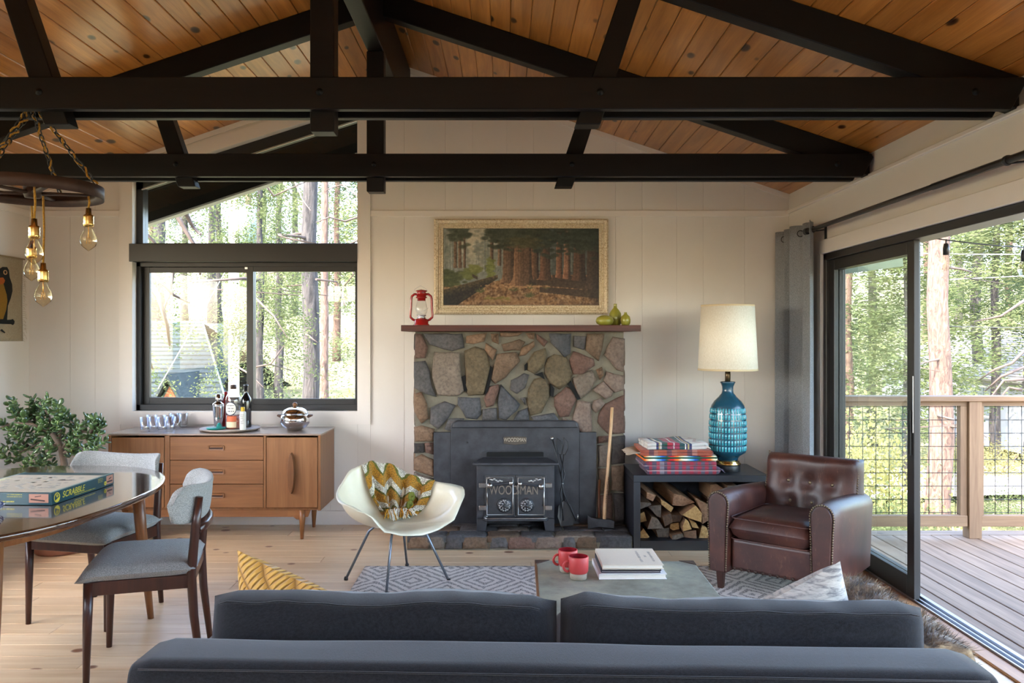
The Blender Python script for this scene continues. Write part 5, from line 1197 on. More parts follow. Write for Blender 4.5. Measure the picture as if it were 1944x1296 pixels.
# ---------------------------------------------------------------- credenza
WAL = wood('walnut_veneer', srgb(118,75,43), srgb(146,99,61), rough=.38, rnd=.05, bump=.05, grain=.7)
WALV = wood('walnut_veneer_upright', srgb(120,77,44), srgb(147,101,63), rough=.38, axis=2, rnd=.05, bump=.05, grain=.7)
WALT = wood('walnut_top_sheen', srgb(132,112,98), srgb(160,140,126), rough=.3, rnd=0, bump=.03, coat=1.0, crough=.2)  # paler and greyer than the veneer, painting in the window reflection
CXc, CYc = -2.0135, 5.872
cd = thing('credenza', 'mid century walnut credenza under the window', 'credenza', (CXc, CYc, 0))
MB().box(-.742, .742, -.228, .228, .726, .739).build('top', [WALT], cd, bevel=.002, seg=1)
car = MB().box(-.738, -.718, -.222, .225, .205, .726).box(.718, .738, -.222, .225, .205, .726).box(-.718, .718, -.2, .225, .205, .222).box(-.718, .718, .21, .225, .222, .726)
car.build('carcass', WALV, cd, bevel=.002, seg=1)
for a, b in ((-.346, -.312), (.341, .357)): MB().box(a, b, -.22, .2, .222, .726).build('divider', WALV, cd, bevel=.001, seg=1)
WALH = wood('walnut_handle_shade', srgb(96,58,30), srgb(128,82,46), rough=.4, axis=2, rnd=0)  # darker than the doors, painting in the handle's shadow
def oval(par, x):
    pts = [(.029*sup(2*PI*k/28, 1.75)[0], .145*sup(2*PI*k/28, 1.75)[1]) for k in range(28)]
    MB().prism(pts, 0, .034, lambda a, b, z: (x+a*(1-.2*(z > .01)), -.222-z, .466+b*(1-.05*(z > .01)))).build('handle', WALH, par, recal=True, bevel=.003)
for x0, x1, hx_ in ((-.714, -.35, -.53), (.361, .714, .537)):
    d = MB().box(x0, x1, -.222, -.204, .226, .712).build('door', WALV, cd, bevel=.0015, seg=1); oval(d, hx_)
for z0, z1 in ((.226, .386), (.39, .552), (.556, .716)):
    d = MB().box(-.309, .338, -.22, -.202, z0, z1).build('drawer', WAL, cd, bevel=.0015, seg=1); zc_ = (z0+z1)/2+.005
    h = MB(); o_ = [(.012+a, zc_+b) for a, b in rrect(.112, .034, .008, 3)]; i_ = [(.012+a, zc_+b) for a, b in rrect(.096, .02, .005, 3)]; n = len(o_)
    vs = [(a, -.22, b) for a, b in o_]+[(a, -.228, b) for a, b in o_]+[(a, -.226, b) for a, b in i_]+[(a, -.205, b) for a, b in i_]
    h.add(vs, [(r*n+k, r*n+(k+1) % n, (r+1)*n+(k+1) % n, (r+1)*n+k) for r in range(3) for k in range(n)]); ho = h.build('pull_frame', WAL, d, recal=True)
    MB().prism([(.012+a, zc_+b) for a, b in rrect(.1, .022, .005, 3)], .2203, .2212, lambda a, b, z: (a, -z, b)).build('pull_recess_shade', mat('recess_shade', srgb(58,32,18), .6), ho, recal=True)  # flat dark plate paints in the shade of a hollow pull
    MB().box(-.03, .056, -.228, -.222, zc_+.002, zc_+.010).build('pull_lip', WAL, ho)
MB().prism([(-.64, .155), (.64, .155), (.66, .205), (-.66, .205)], -.19, -.172, lambda a, b, z: (a, z, b)).build('apron', WAL, cd, recal=True)
for s in (-1, 1):
    MB().prism([(s*.5, .16), (s*.54, .155), (s*.562, .138), (s*.60, .132), (s*.60, .205), (s*.5, .205)], -.192, -.17, lambda a, b, z: (a, z, b)).build('bracket', WAL, cd, recal=True)
    for y in (-.185, .17): MB().tube([(s*.60, y, .205), (s*.6, y, .14), (s*.598, y, 0)], [.023, .021, .011], 12).build('leg', WALV, cd)
TOPZ = .7392
def at_top(px, py, z=TOPZ): return floorpt(px, py, z)
# glasses
GL = glassmat('clear_tumbler', (.97,.98,1.0), .16)
gprof = [(.0001, 0), (.028, 0), (.0285, .012), (.029, .02), (.034, .104), (.0325, .104), (.0275, .02), (.0001, .018)]
gm0 = MB().lathe(gprof, 18, smooth=True).mesh('drinking_glass'); gm0.materials.append(GL)
for px, py, lb in ((275, 819.5, 'clear tumbler at the front left of the group'), (291, 819, 'clear tumbler second from the left in the front row'), (308, 820, 'clear tumbler third from the left in the front row'), (324, 818.5, 'clear tumbler at the right end of the front row'), (287, 814.5, 'clear tumbler at the left of the middle row'), (303, 815, 'clear tumbler in the centre of the group'), (319, 814.5, 'clear tumbler right of centre in the middle row'), (335, 814, 'clear tumbler at the right of the middle row'), (330, 810.5, 'clear tumbler in the back row, left one'), (348, 810.5, 'clear tumbler farthest back and right, nearest the tray')):
    p = at_top(px, py); o = bpy.data.objects.new('drinking_glass', gm0); COL.objects.link(o); o.location = p; tag(o, lb, 'glass', 'tumblers on the credenza')
tc = Vector((-1.978, 5.872, TOPZ)); TRAYZ = TOPZ+.019
tag(MB().lathe([(.0001, 0), (.185, 0), (.208, .01), (.209, .019), (.0001, .019)], 48).build('serving_board', wood('grey_wood_board', srgb(128,112,100), srgb(172,158,146), rnd=0), None, tc, bevel=.002), 'round wooden serving board carrying the bottles', 'tray')
def on_tray(px, Y): return Vector(((px-CX)/F*Y, Y, TRAYZ))
ck = thing('cocktail_shaker', 'steel cocktail shaker on the round board', 'shaker', on_tray(415, 5.93))
MB().lathe([(.0001, 0), (.03, 0), (.036, .07), (.042, .15), (.043, .158), (.0001, .159)], 28).build('cup', CHROME, ck)
MB().lathe([(.044, .155), (.042, .165), (.022, .18), (.021, .186), (.0001, .187)], 28).build('strainer_top', CHROME, ck)
MB().lathe([(.0225, .183), (.0225, .2), (.018, .236), (.0001, .238)], 24).build('cap', CHROME, ck)
js = thing('citrus_juicer', 'small teal citrus press on the round board', 'juicer', on_tray(410, 5.745))
TEALP = mat('teal_plastic', srgb(20,126,120), .35)
MB().lathe([(.0001, 0), (.05, .0), (.066, .008), (.066, .013), (.0001, .012)], 28).build('dish', TEALP, js)
MB().lathe([(.02, .012), (.017, .03), (.008, .045), (.0001, .048)], 12, (.022, 0, 0)).build('cone', TEALP, js)
gb = thing('gin_bottle', 'clear round shouldered bottle with oval label and pink drink', 'bottle', on_tray(443, 5.80))
MB().lathe([(.0001, 0), (.05, 0), (.053, .006), (.053, .2), (.05, .225), (.038, .248), (.02, .258), (.016, .264), (.016, .285)], 32, cap=False).build('glass', glassmat('bottle_glass', (.95,.98,.98), .13), gb)
MB().lathe([(.0001, .004), (.049, .004), (.049, .095), (.0001, .095)], 28).build('drink', mat('pink_drink', srgb(214,108,78), .1, trans=.4), gb)
MB().lathe([(.0001, .282), (.021, .282), (.021, .31), (.0001, .312)], 20).build('stopper', mat('dark_stopper', srgb(50,34,30), .4), gb)
def label(par, m, a0, a1, z0, z1, r, nm='label', oval_=False):
    mb = MB()
    def fn(u, v):
        if oval_:
            t = 2*PI*u; a = (a0+a1)/2+(a1-a0)/2*v*math.cos(t); zz = (z0+z1)/2+(z1-z0)/2*v*math.sin(t)
        else: a = a0+(a1-a0)*u; zz = z0+(z1-z0)*v
        return (r*math.sin(a), -r*math.cos(a), zz)
    return mb.grid(fn, 22, 6).build(nm, m, par)
WHITEL = mat('paper_label', srgb(226,224,216), .6)
label(gb, mat('navy_ring', srgb(30,40,62), .5), -.95, .75, .095, .195, .0535, 'label_ring', True)
lo = label(gb, WHITEL, -.85, .65, .102, .188, .0541, 'oval_label', True)
label(gb, mat('orange_label', srgb(208,104,66), .5), -.6, .7, .055, .09, .0538); label(gb, mat('cream_label', srgb(226,206,170), .5), -.7, .7, .012, .052, .0538)
INK = mat('dark_ink', srgb(46,46,58), .6)
scribble('label_lettering', INK, lo, lambda a, b, d: (.0548*math.sin(a/.0548-.1), -.0548*math.cos(a/.0548-.1), .147+b), .052, 3, .012, 1)
wn = thing('wine_bottle', 'dark wine bottle on the round board', 'bottle', on_tray(467, 5.90))
MB().lathe([(.0001, 0), (.037, 0), (.038, .006), (.038, .185), (.034, .21), (.018, .235), (.0145, .25), (.0145, .295), (.016, .297), (.016, .305), (.0001, .306)], 28).build('glass', mat('black_bottle_glass', srgb(16,14,16), .06, coat=.5), wn)
label(wn, mat('dark_wine_label', srgb(44,30,34), .5), -1.2, 1.2, .05, .13, .0384)
rbt = thing('rose_bottle', 'half hidden rose tinted bottle between shaker and clear bottle', 'bottle', on_tray(429, 5.98))
MB().lathe([(.0001, 0), (.036, 0), (.037, .006), (.037, .16), (.03, .19), (.014, .215), (.013, .25), (.0001, .252)], 24).build('glass', mat('rose_glass', srgb(150,44,44), .1, trans=.3), rbt)
bi = thing('bitters_bottle', 'small bottle in white paper wrap with yellow cap', 'bottle', on_tray(461, 5.725))
MB().lathe([(.0001, 0), (.0215, 0), (.022, .004), (.022, .115), (.0205, .125), (.012, .13), (.0001, .131)], 22).build('paper_wrap', WHITEL, bi)
MB().lathe([(.013, .128), (.0135, .131), (.0135, .158), (.0001, .16)], 18).build('cap', mat('yellow_cap', srgb(206,170,40), .4), bi)
scribble('label_lettering', INK, bi, lambda a, b, d: (.0226*math.sin(a/.0226), -.0226*math.cos(a/.0226), .075+b), .026, 6, .007, 2)
ib = thing('ice_bucket', 'round chrome ice bucket with lid and wooden knob', 'ice bucket', at_top(560, 815.5))
MB().lathe([(.0001, 0), (.045, 0), (.08, .018), (.104, .05), (.108, .078), (.1, .105), (.088, .118), (.0001, .12)], 40).build('bowl', CHROME, ib)
MB().lathe([(.094, .117), (.092, .122), (.078, .145), (.05, .16), (.0001, .167)], 40).build('lid', CHROME, ib)
MB().blob((0, 0, .182), (.018, .018, .018), 10).build('knob', WAL, ib)
for s in (-1, 1): MB().prism([(s*.098, .085), (s*.128, .1), (s*.124, .112), (s*.094, .112)], -.016, .016, lambda a, b, z: (a, z, b)).build('handle', wood('dark_bucket_handle', srgb(70,44,30), srgb(98,64,44), rnd=0), ib, recal=True, bevel=.003)

# ---------------------------------------------------------------- dining table, game box, chairs
TBZ = .73; tcx, tcy = -2.2, 3.42
dt = thing('dining_table', 'glossy dark oval dining table with tapered legs', 'table', (tcx, tcy, 0))
TOPW = wood('dark_walnut_tabletop', srgb(58,36,24), srgb(84,54,36), rough=.12, axis=1, rnd=0, bump=.0, coat=.9, crough=.05)
ovl = [(.648*sup(2*PI*k/72, 2.35)[0], .882*sup(2*PI*k/72, 2.35)[1]) for k in range(72)]
MB().prism(ovl, TBZ-.026, TBZ, None, smooth=True).build('tabletop', TOPW, dt, recal=True, bevel=.008, seg=3)
TLEG = wood('walnut_table_leg', srgb(112,68,38), srgb(146,94,56), rough=.35, axis=2, rnd=0)
inn = [(a*.72, b*.74) for a, b in ovl]; m_ = MB(); n = 72
m_.add([(a, b, TBZ-.028) for a, b in inn]+[(a*.985, b*.985, TBZ-.095) for a, b in inn]+[(a*.95, b*.95, TBZ-.095) for a, b in inn]+[(a*.95, b*.95, TBZ-.028) for a, b in inn], [(r*n+k, r*n+(k+1) % n, (r+1)*n+(k+1) % n, (r+1)*n+k) for r in range(3) for k in range(n)], True)
m_.build('apron', TLEG, dt, recal=True)
for sx, sy in ((1, 1), (1, -1), (-1, 1), (-1, -1)):
    MB().tube([(sx*.405, sy*.555, TBZ-.027), (sx*.415, sy*.58, .45), (sx*.43, sy*.655 if sy > 0 else sy*.62, 0)], [.03, .027, .015], 14).build('leg', TLEG, dt)
bx = thing('board_game_box', 'flat dark green board game box lying on the dining table', 'game box', (-2.018, 3.512, TBZ+.001), math.radians(-2.2))
BG = mat('dark_green_box', srgb(18,62,70), .35, var=.1); BY = mat('yellow_print', srgb(206,190,62), .5); BT = mat('pale_box_top', srgb(188,178,158), .35, var=.08, vs=12)
lid = MB().box(-.212, .212, -.242, .242, 0, .05).build('box_lid', BG, bx, bevel=.002)
MB().box(-.2, .2, -.23, .17, .0505, .0512).build('top_print', BT, lid)
TB_ = mat('teal_border', srgb(110,140,138), .4)
for s in (-1, 1): MB().box(s*.205-.005, s*.205+.005, -.24, .24, .0503, .0508).build('top_border', TB_, lid)
rr = random.Random(2); wd = MB()
for k in range(70):
    x, y = round(rr.uniform(-.16, .16)/.02)*.02, round(rr.uniform(-.18, .12)/.02)*.02; wd.box(x-.008, x+.008, y-.008, y+.008, .0511, .0518)
tag(wd.build('printed_tiles', mat('faded_tile_print', srgb(160,156,146), .5), lid), kind='stuff')
text_part('top_lettering', 'SCRABBLE', mat('faded_yellow', srgb(196,196,150), .5), lid, (-.18, -.02, .0515), (0, 0, PI/2), .05, .0003)
text_part('side_lettering', 'SCRABBLE', BY, lid, (.2125, -.085, .027), (PI/2, 0, PI/2), .036, .0004, shear=.25)
scribble('side_small_lettering', BY, lid, lambda a, b, d: (.2125, .0+a, .010+b), .16, 1, .007, 4)
scribble('side_small_lettering', BY, lid, lambda a, b, d: (.2125, .125+a, .036+b), .04, 3, .004, 5)
scribble('side_small_lettering', BY, lid, lambda a, b, d: (-.04+a, -.2425, .014+b), .2, 1, .008, 6)
scribble('side_small_lettering', BY, lid, lambda a, b, d: (.06+a, -.2425, .038+b), .06, 2, .005, 7)
text_part('side_lettering', 'SCRABBLE', BY, lid, (-.1, -.2425, .03), (PI/2, 0, 0), .03, .0003, shear=.25)
def logo(par, y, z, r):
    lo_ = MB().tube([(.2125, y+r*math.cos(k*PI/10), z+r*math.sin(k*PI/10)) for k in range(20)], .0016, 5, closed=True).prism([(r*.9*math.cos(a), r*.9*math.sin(a)) for a in [-2.4+k*.24 for k in range(11)]], .212, .2128, lambda a, b, q: (q, y+a, z+b))
    for k in range(4): a = .5+k*.55; lo_.tube([(.2125, y, z), (.2125, y+r*math.cos(a), z+r*math.sin(a))], .001, 4)
    tag(lo_.build('logo', BY, par), kind='stuff')
logo(lid, -.205, .025, .019); logo(lid, .165, .016, .008)
PK = mat('pink_picture_panel', srgb(178,128,108), .5); DKP = mat('dark_print', srgb(60,40,36), .6)
q = MB().box(.212, .2126, .175, .232, .008, .046).build('side_picture', PK, lid); MB().bar((.2128, .182, .02), (.2128, .222, .02), .004, .006).bar((.2128, .195, .03), (.2128, .215, .036), .003, .003).build('picture_print', DKP, q)
q = MB().box(.12, .2, -.2426, -.242, .01, .045).build('front_picture', PK, lid); MB().bar((.128, -.2428, .024), (.185, -.2428, .018), .004, .005, up=(0, 0, 1)).bar((.145, -.2428, .034), (.17, -.2428, .038), .003, .003).build('picture_print', DKP, q)
pc = pillow(.12, .09, .05, 12, 12).xf(T(0, 0, .026) @ rot(90, 'X'))
PCH = NB('blue_white_print'); PCH.set(rough=.9); PCH.base(PCH.ramp(PCH.noise(PCH.coord(), 45, 2, .5, 2), [(.45, srgb(30,44,92)), (.52, srgb(226,228,232))], 'CONSTANT'))
tag(pc.build('cloth_pouch', PCH.m, None, (-1.975, 3.10, TBZ+.002), rz=.4), 'small blue and white printed pouch at the table edge', 'pouch')

GREYW = fabric('heather_grey_wool', srgb(172,172,168), srgb(114,116,114), scale=900, mottled=.1)
DKW = wood('dark_rosewood', srgb(44,22,16), srgb(74,38,26), rough=.3, axis=2, rnd=0)
def dining_chair():
    t = thing('dining_chair', 'x', 'chair', (0, 0, 0))
    for s in (-1, 1):
        MB().tube([(s*.222, -.20, 0), (s*.222, -.195, .25), (s*.222, -.19, .42)], [.0125, .018, .02], 12).build('front_leg', DKW, t)
        MB().tube([(s*.205, .235, 0), (s*.205, .205, .25), (s*.205, .195, .42), (s*.205, .212, .62), (s*.205, .228, .74)], [.0125, .018, .02, .018, .014], 12).build('rear_leg', DKW, t)
        MB().bar((s*.222, -.19, .393), (s*.205, .195, .393), .022, .055).build('side_rail', DKW, t, bevel=.003)
    MB().box(-.222, .222, -.20, -.178, .365, .42).build('front_rail', DKW, t, bevel=.003)
    MB().box(-.205, .205, .185, .207, .375, .42).build('rear_rail', DKW, t, bevel=.003)
    MB().tube([(-.205, .222, .6), (-.1, .245, .6), (0, .252, .6), (.1, .245, .6), (.205, .222, .6)], .012, 8, flat=1.6).build('back_rail', DKW, t)
    def sfn(sgn):
        def fn(u, v):
            a, b = 2*u-1, 2*v-1; k = max(0, 1-abs(a)**7)**.5*max(0, 1-abs(b)**7)**.5
            w = .252-.022*(b+1)/2; x = a*w; y = b*.225-.012+(.02*(1-b)*0); z = .447+sgn*k*.036
            if sgn > 0: z += .008*(1-a*a)*(1-b*b)
            if b < -.6: z -= .02*((-b-.6)/.4)**2
            return (x, y, z)
        return fn
    m = MB().grid(sfn(1), 26, 24); f0 = len(m.f); m.grid(sfn(-1), 26, 24); m.f[f0:] = [f[::-1] for f in m.f[f0:]]
    m.build('seat', GREYW, t)
    def bfn(u, v):
        a = 2*u-1; w = 2*PI*v; e = max(0, 1-abs(a)**22)**.5
        y0 = .238-.062*a*a-.07*a**6; th = .019*e; h = (.076+.010*a*a)*e
        cx, sx_ = sup(w, 3.2)
        z = .705+h*sx_+.012*a*a; y = y0+th*cx+.10*(z-.70)
        if sx_ > .7: y += .022*(sx_-.7)/.3*(.35+.65*a*a)
        return (a*.262, y, z)
    o = MB().grid(bfn, 34, 25).build('backrest', GREYW, t)
    return t
c1 = dining_chair(); c1['label'] = 'grey upholstered dining chair on the near side, seen from the side'; c1['group'] = 'dining chairs'
c1.location = (-1.545, 3.535, 0); c1.rotation_euler.z = math.radians(-75)
c2 = copy_tree(c1); c2['label'] = 'grey upholstered dining chair behind the table, facing the camera'; c2.location = (-2.075, 4.14, 0); c2.rotation_euler.z = math.radians(-13)

# ---------------------------------------------------------------- jade plant
jp = thing('jade_plant', 'large potted jade plant in the corner behind the table', 'plant', (-2.93, 5.35, 0))
MB().lathe([(.0001, 0), (.13, 0), (.15, .02), (.18, .36), (.19, .38), (.17, .38), (.16, .34), (.0001, .33)], 32).build('pot', mat('terracotta', srgb(150,96,72), .8, var=.1), jp)
MB().lathe([(.0001, .33), (.163, .345), (.0001, .36)], 20).build('soil', mat('dark_soil', srgb(50,38,30), 1.0), jp)
JL = NB('jade_leaf'); JL.set(rough=.3, spec=.5, coat=.2); JL.base(JL.objrand(JL.ramp(JL.noise(JL.coord(rnd=True), 30, 2), [(.3, srgb(46,74,42)), (.7, srgb(86,112,62))]), .3)); JL = JL.m
JB = mat('jade_stem', srgb(96,82,68), .8, var=.25, vs=30); JG = mat('jade_green_stem', srgb(118,138,74), .6)
lf = MB(); vs = []
for i, (x, w, h) in enumerate(((0, .004, .003), (.010, .012, .0045), (.023, .0165, .0055), (.035, .014, .005), (.043, .006, .003))):
    for k in range(6): a = 2*PI*k/6; vs.append((x, w*math.cos(a), h*math.sin(a)+.006*(x/.04)**2))
lf.add(vs, [(i*6+k, i*6+(k+1) % 6, i*6+6+(k+1) % 6, i*6+6+k) for i in range(4) for k in range(6)]+[tuple(range(6))[::-1], tuple(range(24, 30))], True)
lfm = lf.mesh('leaf'); lfm.materials.append(JL)
rr = random.Random(12); tips = []; O = jp.location
def px2(px, py, Y): return P(px, py, Y)-O
trunkpts = [(0, 0, .33), px2(122, 880, 5.35), px2(115, 845, 5.33), px2(98, 822, 5.3)]
MB().tube(trunkpts, [.03, .022, .019, .016], 10).build('trunk', JB, jp)
arms = [[(115,845),(105,822),(88,810),(80,795)], [(118,850),(142,825),(155,819),(172,820),(178,838)], [(98,822),(60,805),(25,803),(0,812),(-30,822)], [(98,822),(96,800),(88,780),(80,770)], [(110,838),(118,805),(112,785)], [(115,850),(80,838),(55,850),(30,862)], [(98,822),(75,806),(60,790),(62,770)], [(122,860),(150,850),(165,860)], [(110,850),(90,860),(75,880)], [(60,805),(45,790),(25,775)], [(55,850),(40,835),(25,820)], [(142,825),(140,805),(130,795)], [(172,820),(185,808),(186,800)]]
for i, a in enumerate(arms):
    ys = 5.33+.12*math.sin(i*2.4); q = [px2(x, y, 5.33+(ys-5.33)*k/(len(a)-1)) for k, (x, y) in enumerate(a)]
    MB().tube(q, [.013*(1-.6*k/(len(q)-1)) for k in range(len(q))], 6).build('branch', JB, jp); tips.append(q[-1])
    for k in range(1, len(q)): tips.append(q[k].lerp(q[k-1], .4))
extra = [(25,765),(62,762),(88,762),(110,772),(122,785),(25,785),(45,800),(30,850),(15,870),(60,870),(80,880),(100,885),(45,885),(140,845),(175,797),(190,815),(195,840),(165,800),(70,830),(90,845),(55,820),(15,840),(5,860),(110,800),(70,785),(150,812),(178,850),(125,830)]
for i, (x, y) in enumerate(extra): tips.append(px2(x, y, 5.3+.14*math.sin(i*1.9)))
cnt = 0; spare = MB()
for i, tp in enumerate(tips):
    up = (Vector((rr.gauss(0, .5), rr.gauss(0, .5), 1))+Vector((tp.x*.8, 0, 0))).normalized()
    st = [tp-up*.05, tp, tp+up*.03]; MB().tube(st, [.004, .0035, .003], 5).build('stalk', JG, jp)
    side_v = up.cross(Vector((0, 1, .2))).normalized()
    for k in range(9):
        a = k*PI/2*1.02+.4*i; lv = k//2; d = (side_v*math.cos(a)+up.cross(side_v)*math.sin(a)+up*(.15+.16*lv)).normalized()
        pos = st[0].lerp(st[2], lv/4); x = d; y = up.cross(d).normalized(); z = x.cross(y); sc_ = rr.uniform(.8, 1.25)
        m = Matrix(((x.x, y.x, z.x, pos.x), (x.y, y.y, z.y, pos.y), (x.z, y.z, z.z, pos.z), (0, 0, 0, 1))) @ Matrix.Scale(sc_, 4)
        if cnt < 300:
            o = bpy.data.objects.new('leaf', lfm); COL.objects.link(o); o.parent = jp; o.matrix_local = m; cnt += 1
        else:
            spare.add([m @ Vector(v) for v in lf.v], lf.f, True)
if spare.v: tag(spare.build('rear_leaves', JL, jp), kind='stuff')

# ---------------------------------------------------------------- chandelier
ch = thing('wheel_chandelier', 'hanging wagon wheel chandelier with clear bulbs on yellow cords', 'chandelier', (-1.976, 3.41, 2.018))
WIR = mat('rusty_wheel_iron', srgb(62,44,36), .6, var=.35, vs=25, metal=.3); CORD = fabric('gold_twisted_cord', srgb(190,142,52), srgb(120,84,28), scale=600)
m_ = MB(); ring = [(.235, -.012), (.267, -.026), (.270, -.026), (.270, .026), (.262, .026), (.258, -.004), (.235, .004)]
vs = []; N = 64
for k in range(N):
    a = 2*PI*k/N
    for r, z in ring: vs.append((r*math.cos(a), r*math.sin(a), z))
n = len(ring); m_.add(vs, [(k*n+i, ((k+1) % N)*n+i, ((k+1) % N)*n+(i+1) % n, k*n+(i+1) % n) for k in range(N) for i in range(n)], True)
m_.build('wheel_rim', WIR, ch, recal=True)
MB().lathe([(.0001, -.03), (.03, -.03), (.036, -.01), (.036, .02), (.02, .06), (.0001, .065)], 16).build('hub', WIR, ch)
for k in range(5):
    a = k*2*PI/5+.5; MB().tube([(.03*math.cos(a), .03*math.sin(a), -.01), (.245*math.cos(a), .245*math.sin(a), 0)], [.016, .012], 8, flat=.5).build('spoke', WIR, ch)
def chain(p, q, n):
    p, q = Vector(p), Vector(q); m = MB(); d = (q-p)/n; dn = d.normalized(); a = dn.cross(Vector((.3, .9, .1))).normalized(); b = dn.cross(a)
    for k in range(n):
        c = p+d*(k+.5); e = a if k % 2 else b; L = d.length*.62
        m.tube([c+dn*L*math.cos(t)+e*.0095*math.sin(t) for t in [2*PI*j/10 for j in range(10)]], .0028, 5, closed=True)
    tag(m.build('chain', BLACKM, ch), kind='stuff')
    MB().tube([p+d*n*k/24+(a*math.cos(k*1.3)+b*math.sin(k*1.3))*.008 for k in range(25)], .0042, 5).build('woven_cord', CORD, ch)
apex = Vector((0, 0, .34))
for a, n in ((.05, 13), (PI-.1, 13), (PI/2+.1, 14), (-PI/2-.1, 12)):
    chain(apex+Vector((.02*math.cos(a), .0, 0)), (.26*math.cos(a), .26*math.sin(a), .028), n)
MB().tube([(0, 0, .34), (0, 0, .43)], .006, 8).build('hook', BLACKM, ch)
BGL = glassmat('amber_bulb_glass', (1, .95, .82), .12); FIL = mat('filament', srgb(220,170,90), .3, metal=.6)
def bulb(x, y, ztop, zs):
    """cord from the wheel down to a brass socket whose top is at zs"""
    p0 = Vector((x, y, ztop)); MB().tube([p0, (x+.004, y, (ztop+zs)/2), (x, y, zs)], .0042, 6).build('pendant_cord', CORD, ch)
    s = MB().lathe([(.0001, .03), (.010, .03), (.012, .004), (.019, 0), (.021, -.006), (.0195, -.014), (.021, -.02), (.0195, -.028), (.021, -.036), (.019, -.048), (.0001, -.049)], 18, (x, y, zs-.028)).build('socket', BRASS, ch)
    MB().lathe([(.014, -.046), (.016, -.06), (.03, -.088), (.0335, -.108), (.028, -.128), (.012, -.142), (.004, -.148), (.0001, -.152)], 20, (x, y, zs-.028)).build('bulb_glass', BGL, s)
    f = MB().tube([(x, y, zs-.075), (x, y, zs-.125)], .002, 5)
    for k in range(5): a = k*1.256; f.tube([(x+.006*math.cos(a), y+.006*math.sin(a), zs-.118), (x+.010*math.cos(a+.4), y+.010*math.sin(a+.4), zs-.148)], .0008, 4)
    f.build('bulb_filament', FIL, s)
ZW = 2.018
def zrel(py, Y): return EYE-(py-CY)/F*Y-ZW
for px, Y, top_, sk in ((168, 3.43, 372, 396), (65, 3.20, 352, 416), (60, 3.66, 378, 458), (82, 3.35, 372, 500)):
    bulb((px-CX)/F*Y+1.976, Y-3.41, min(.0, zrel(top_, Y)), zrel(sk, Y))

# ---------------------------------------------------------------- bird wall hanging on the left wall
wh = thing('wall_hanging', 'beige woven wall hanging with a black bird', 'wall hanging', (XL+.004, 5.78, 1.4))
def lw(cx, cy):
    px, py = cx/7.2, 480+cy/7.2; Y = -XL*F/(CX-px); return (Y-5.78, EYE-(py-CY)/F*Y-1.4)
zt, zb_ = lw(290, 85)[1], lw(290, 1205)[1]; yr = lw(290, 85)[0]
MB().grid(lambda u, v: (.006+.004*math.sin(u*9+v*4), -.36+(yr+.36)*u, zb_+(zt-zb_)*v), 24, 24).build('cloth', fabric('oatmeal_weave', srgb(176,164,140), srgb(150,136,112), scale=500), wh, solid=.003)
MB().tube([(.01, -.37, zt), (.01, yr+.02, zt)], .006, 6).build('hanging_rod', mat('thin_dowel', srgb(150,130,100), .6), wh)
LWF = lambda a, b, z: (.013+z, a, b)
body_ = [(-60,230),(0,190),(60,192),(85,235),(95,330),(130,430),(135,520),(110,620),(72,720),(60,915),(120,912),(140,903),(163,930),(160,965),(140,985),(120,972),(0,970),(-120,960),(-140,500)]
MB().prism([lw(*p) for p in body_], 0, .0025, LWF).build('bird_body', fabric('black_applique', srgb(22,26,24)), wh, recal=True)
MB().prism([lw(*p) for p in [(-120,560),(-60,440),(0,400),(20,470),(50,570),(60,650),(42,780),(0,905),(-80,900)]], .0025, .005, LWF).build('bird_belly', fabric('mustard_applique', srgb(158,116,30)), wh, recal=True)
MB().prism([lw(*p) for p in [(-80,340),(0,335),(25,375),(12,412),(0,420),(-80,440)]], .0025, .006, LWF).build('bird_breast', fabric('orange_applique', srgb(196,100,30)), wh, recal=True)
MB().tube([(.017, lw(32+22*math.cos(a), 265)[0], lw(32, 265+27*math.sin(a))[1]) for a in [k*PI/8 for k in range(16)]], .0035, 5, closed=True).build('bird_eye', mat('tan_eye_ring', srgb(190,150,110), .8), wh)
MB().prism([lw(*p) for p in [(-10,1040),(35,1085),(30,1095),(-30,1060)]], 0, .0025, LWF).build('bird_tail', fabric('black_tail', srgb(30,30,26)), wh, recal=True)
f = MB(); rr = random.Random(4)
for k in range(40):
    z = zb_+(zt-zb_)*(k+.5)/40; L = rr.uniform(.015, .05); f.tube([(.008, yr, z), (.010, yr+L*.6, z+rr.uniform(-.01, .01)), (.010, yr+L, z-rr.uniform(0, .03))], .0012, 4)
tag(f.build('fringe', mat('oatmeal_thread', srgb(190,178,154), .9), wh), kind='stuff')
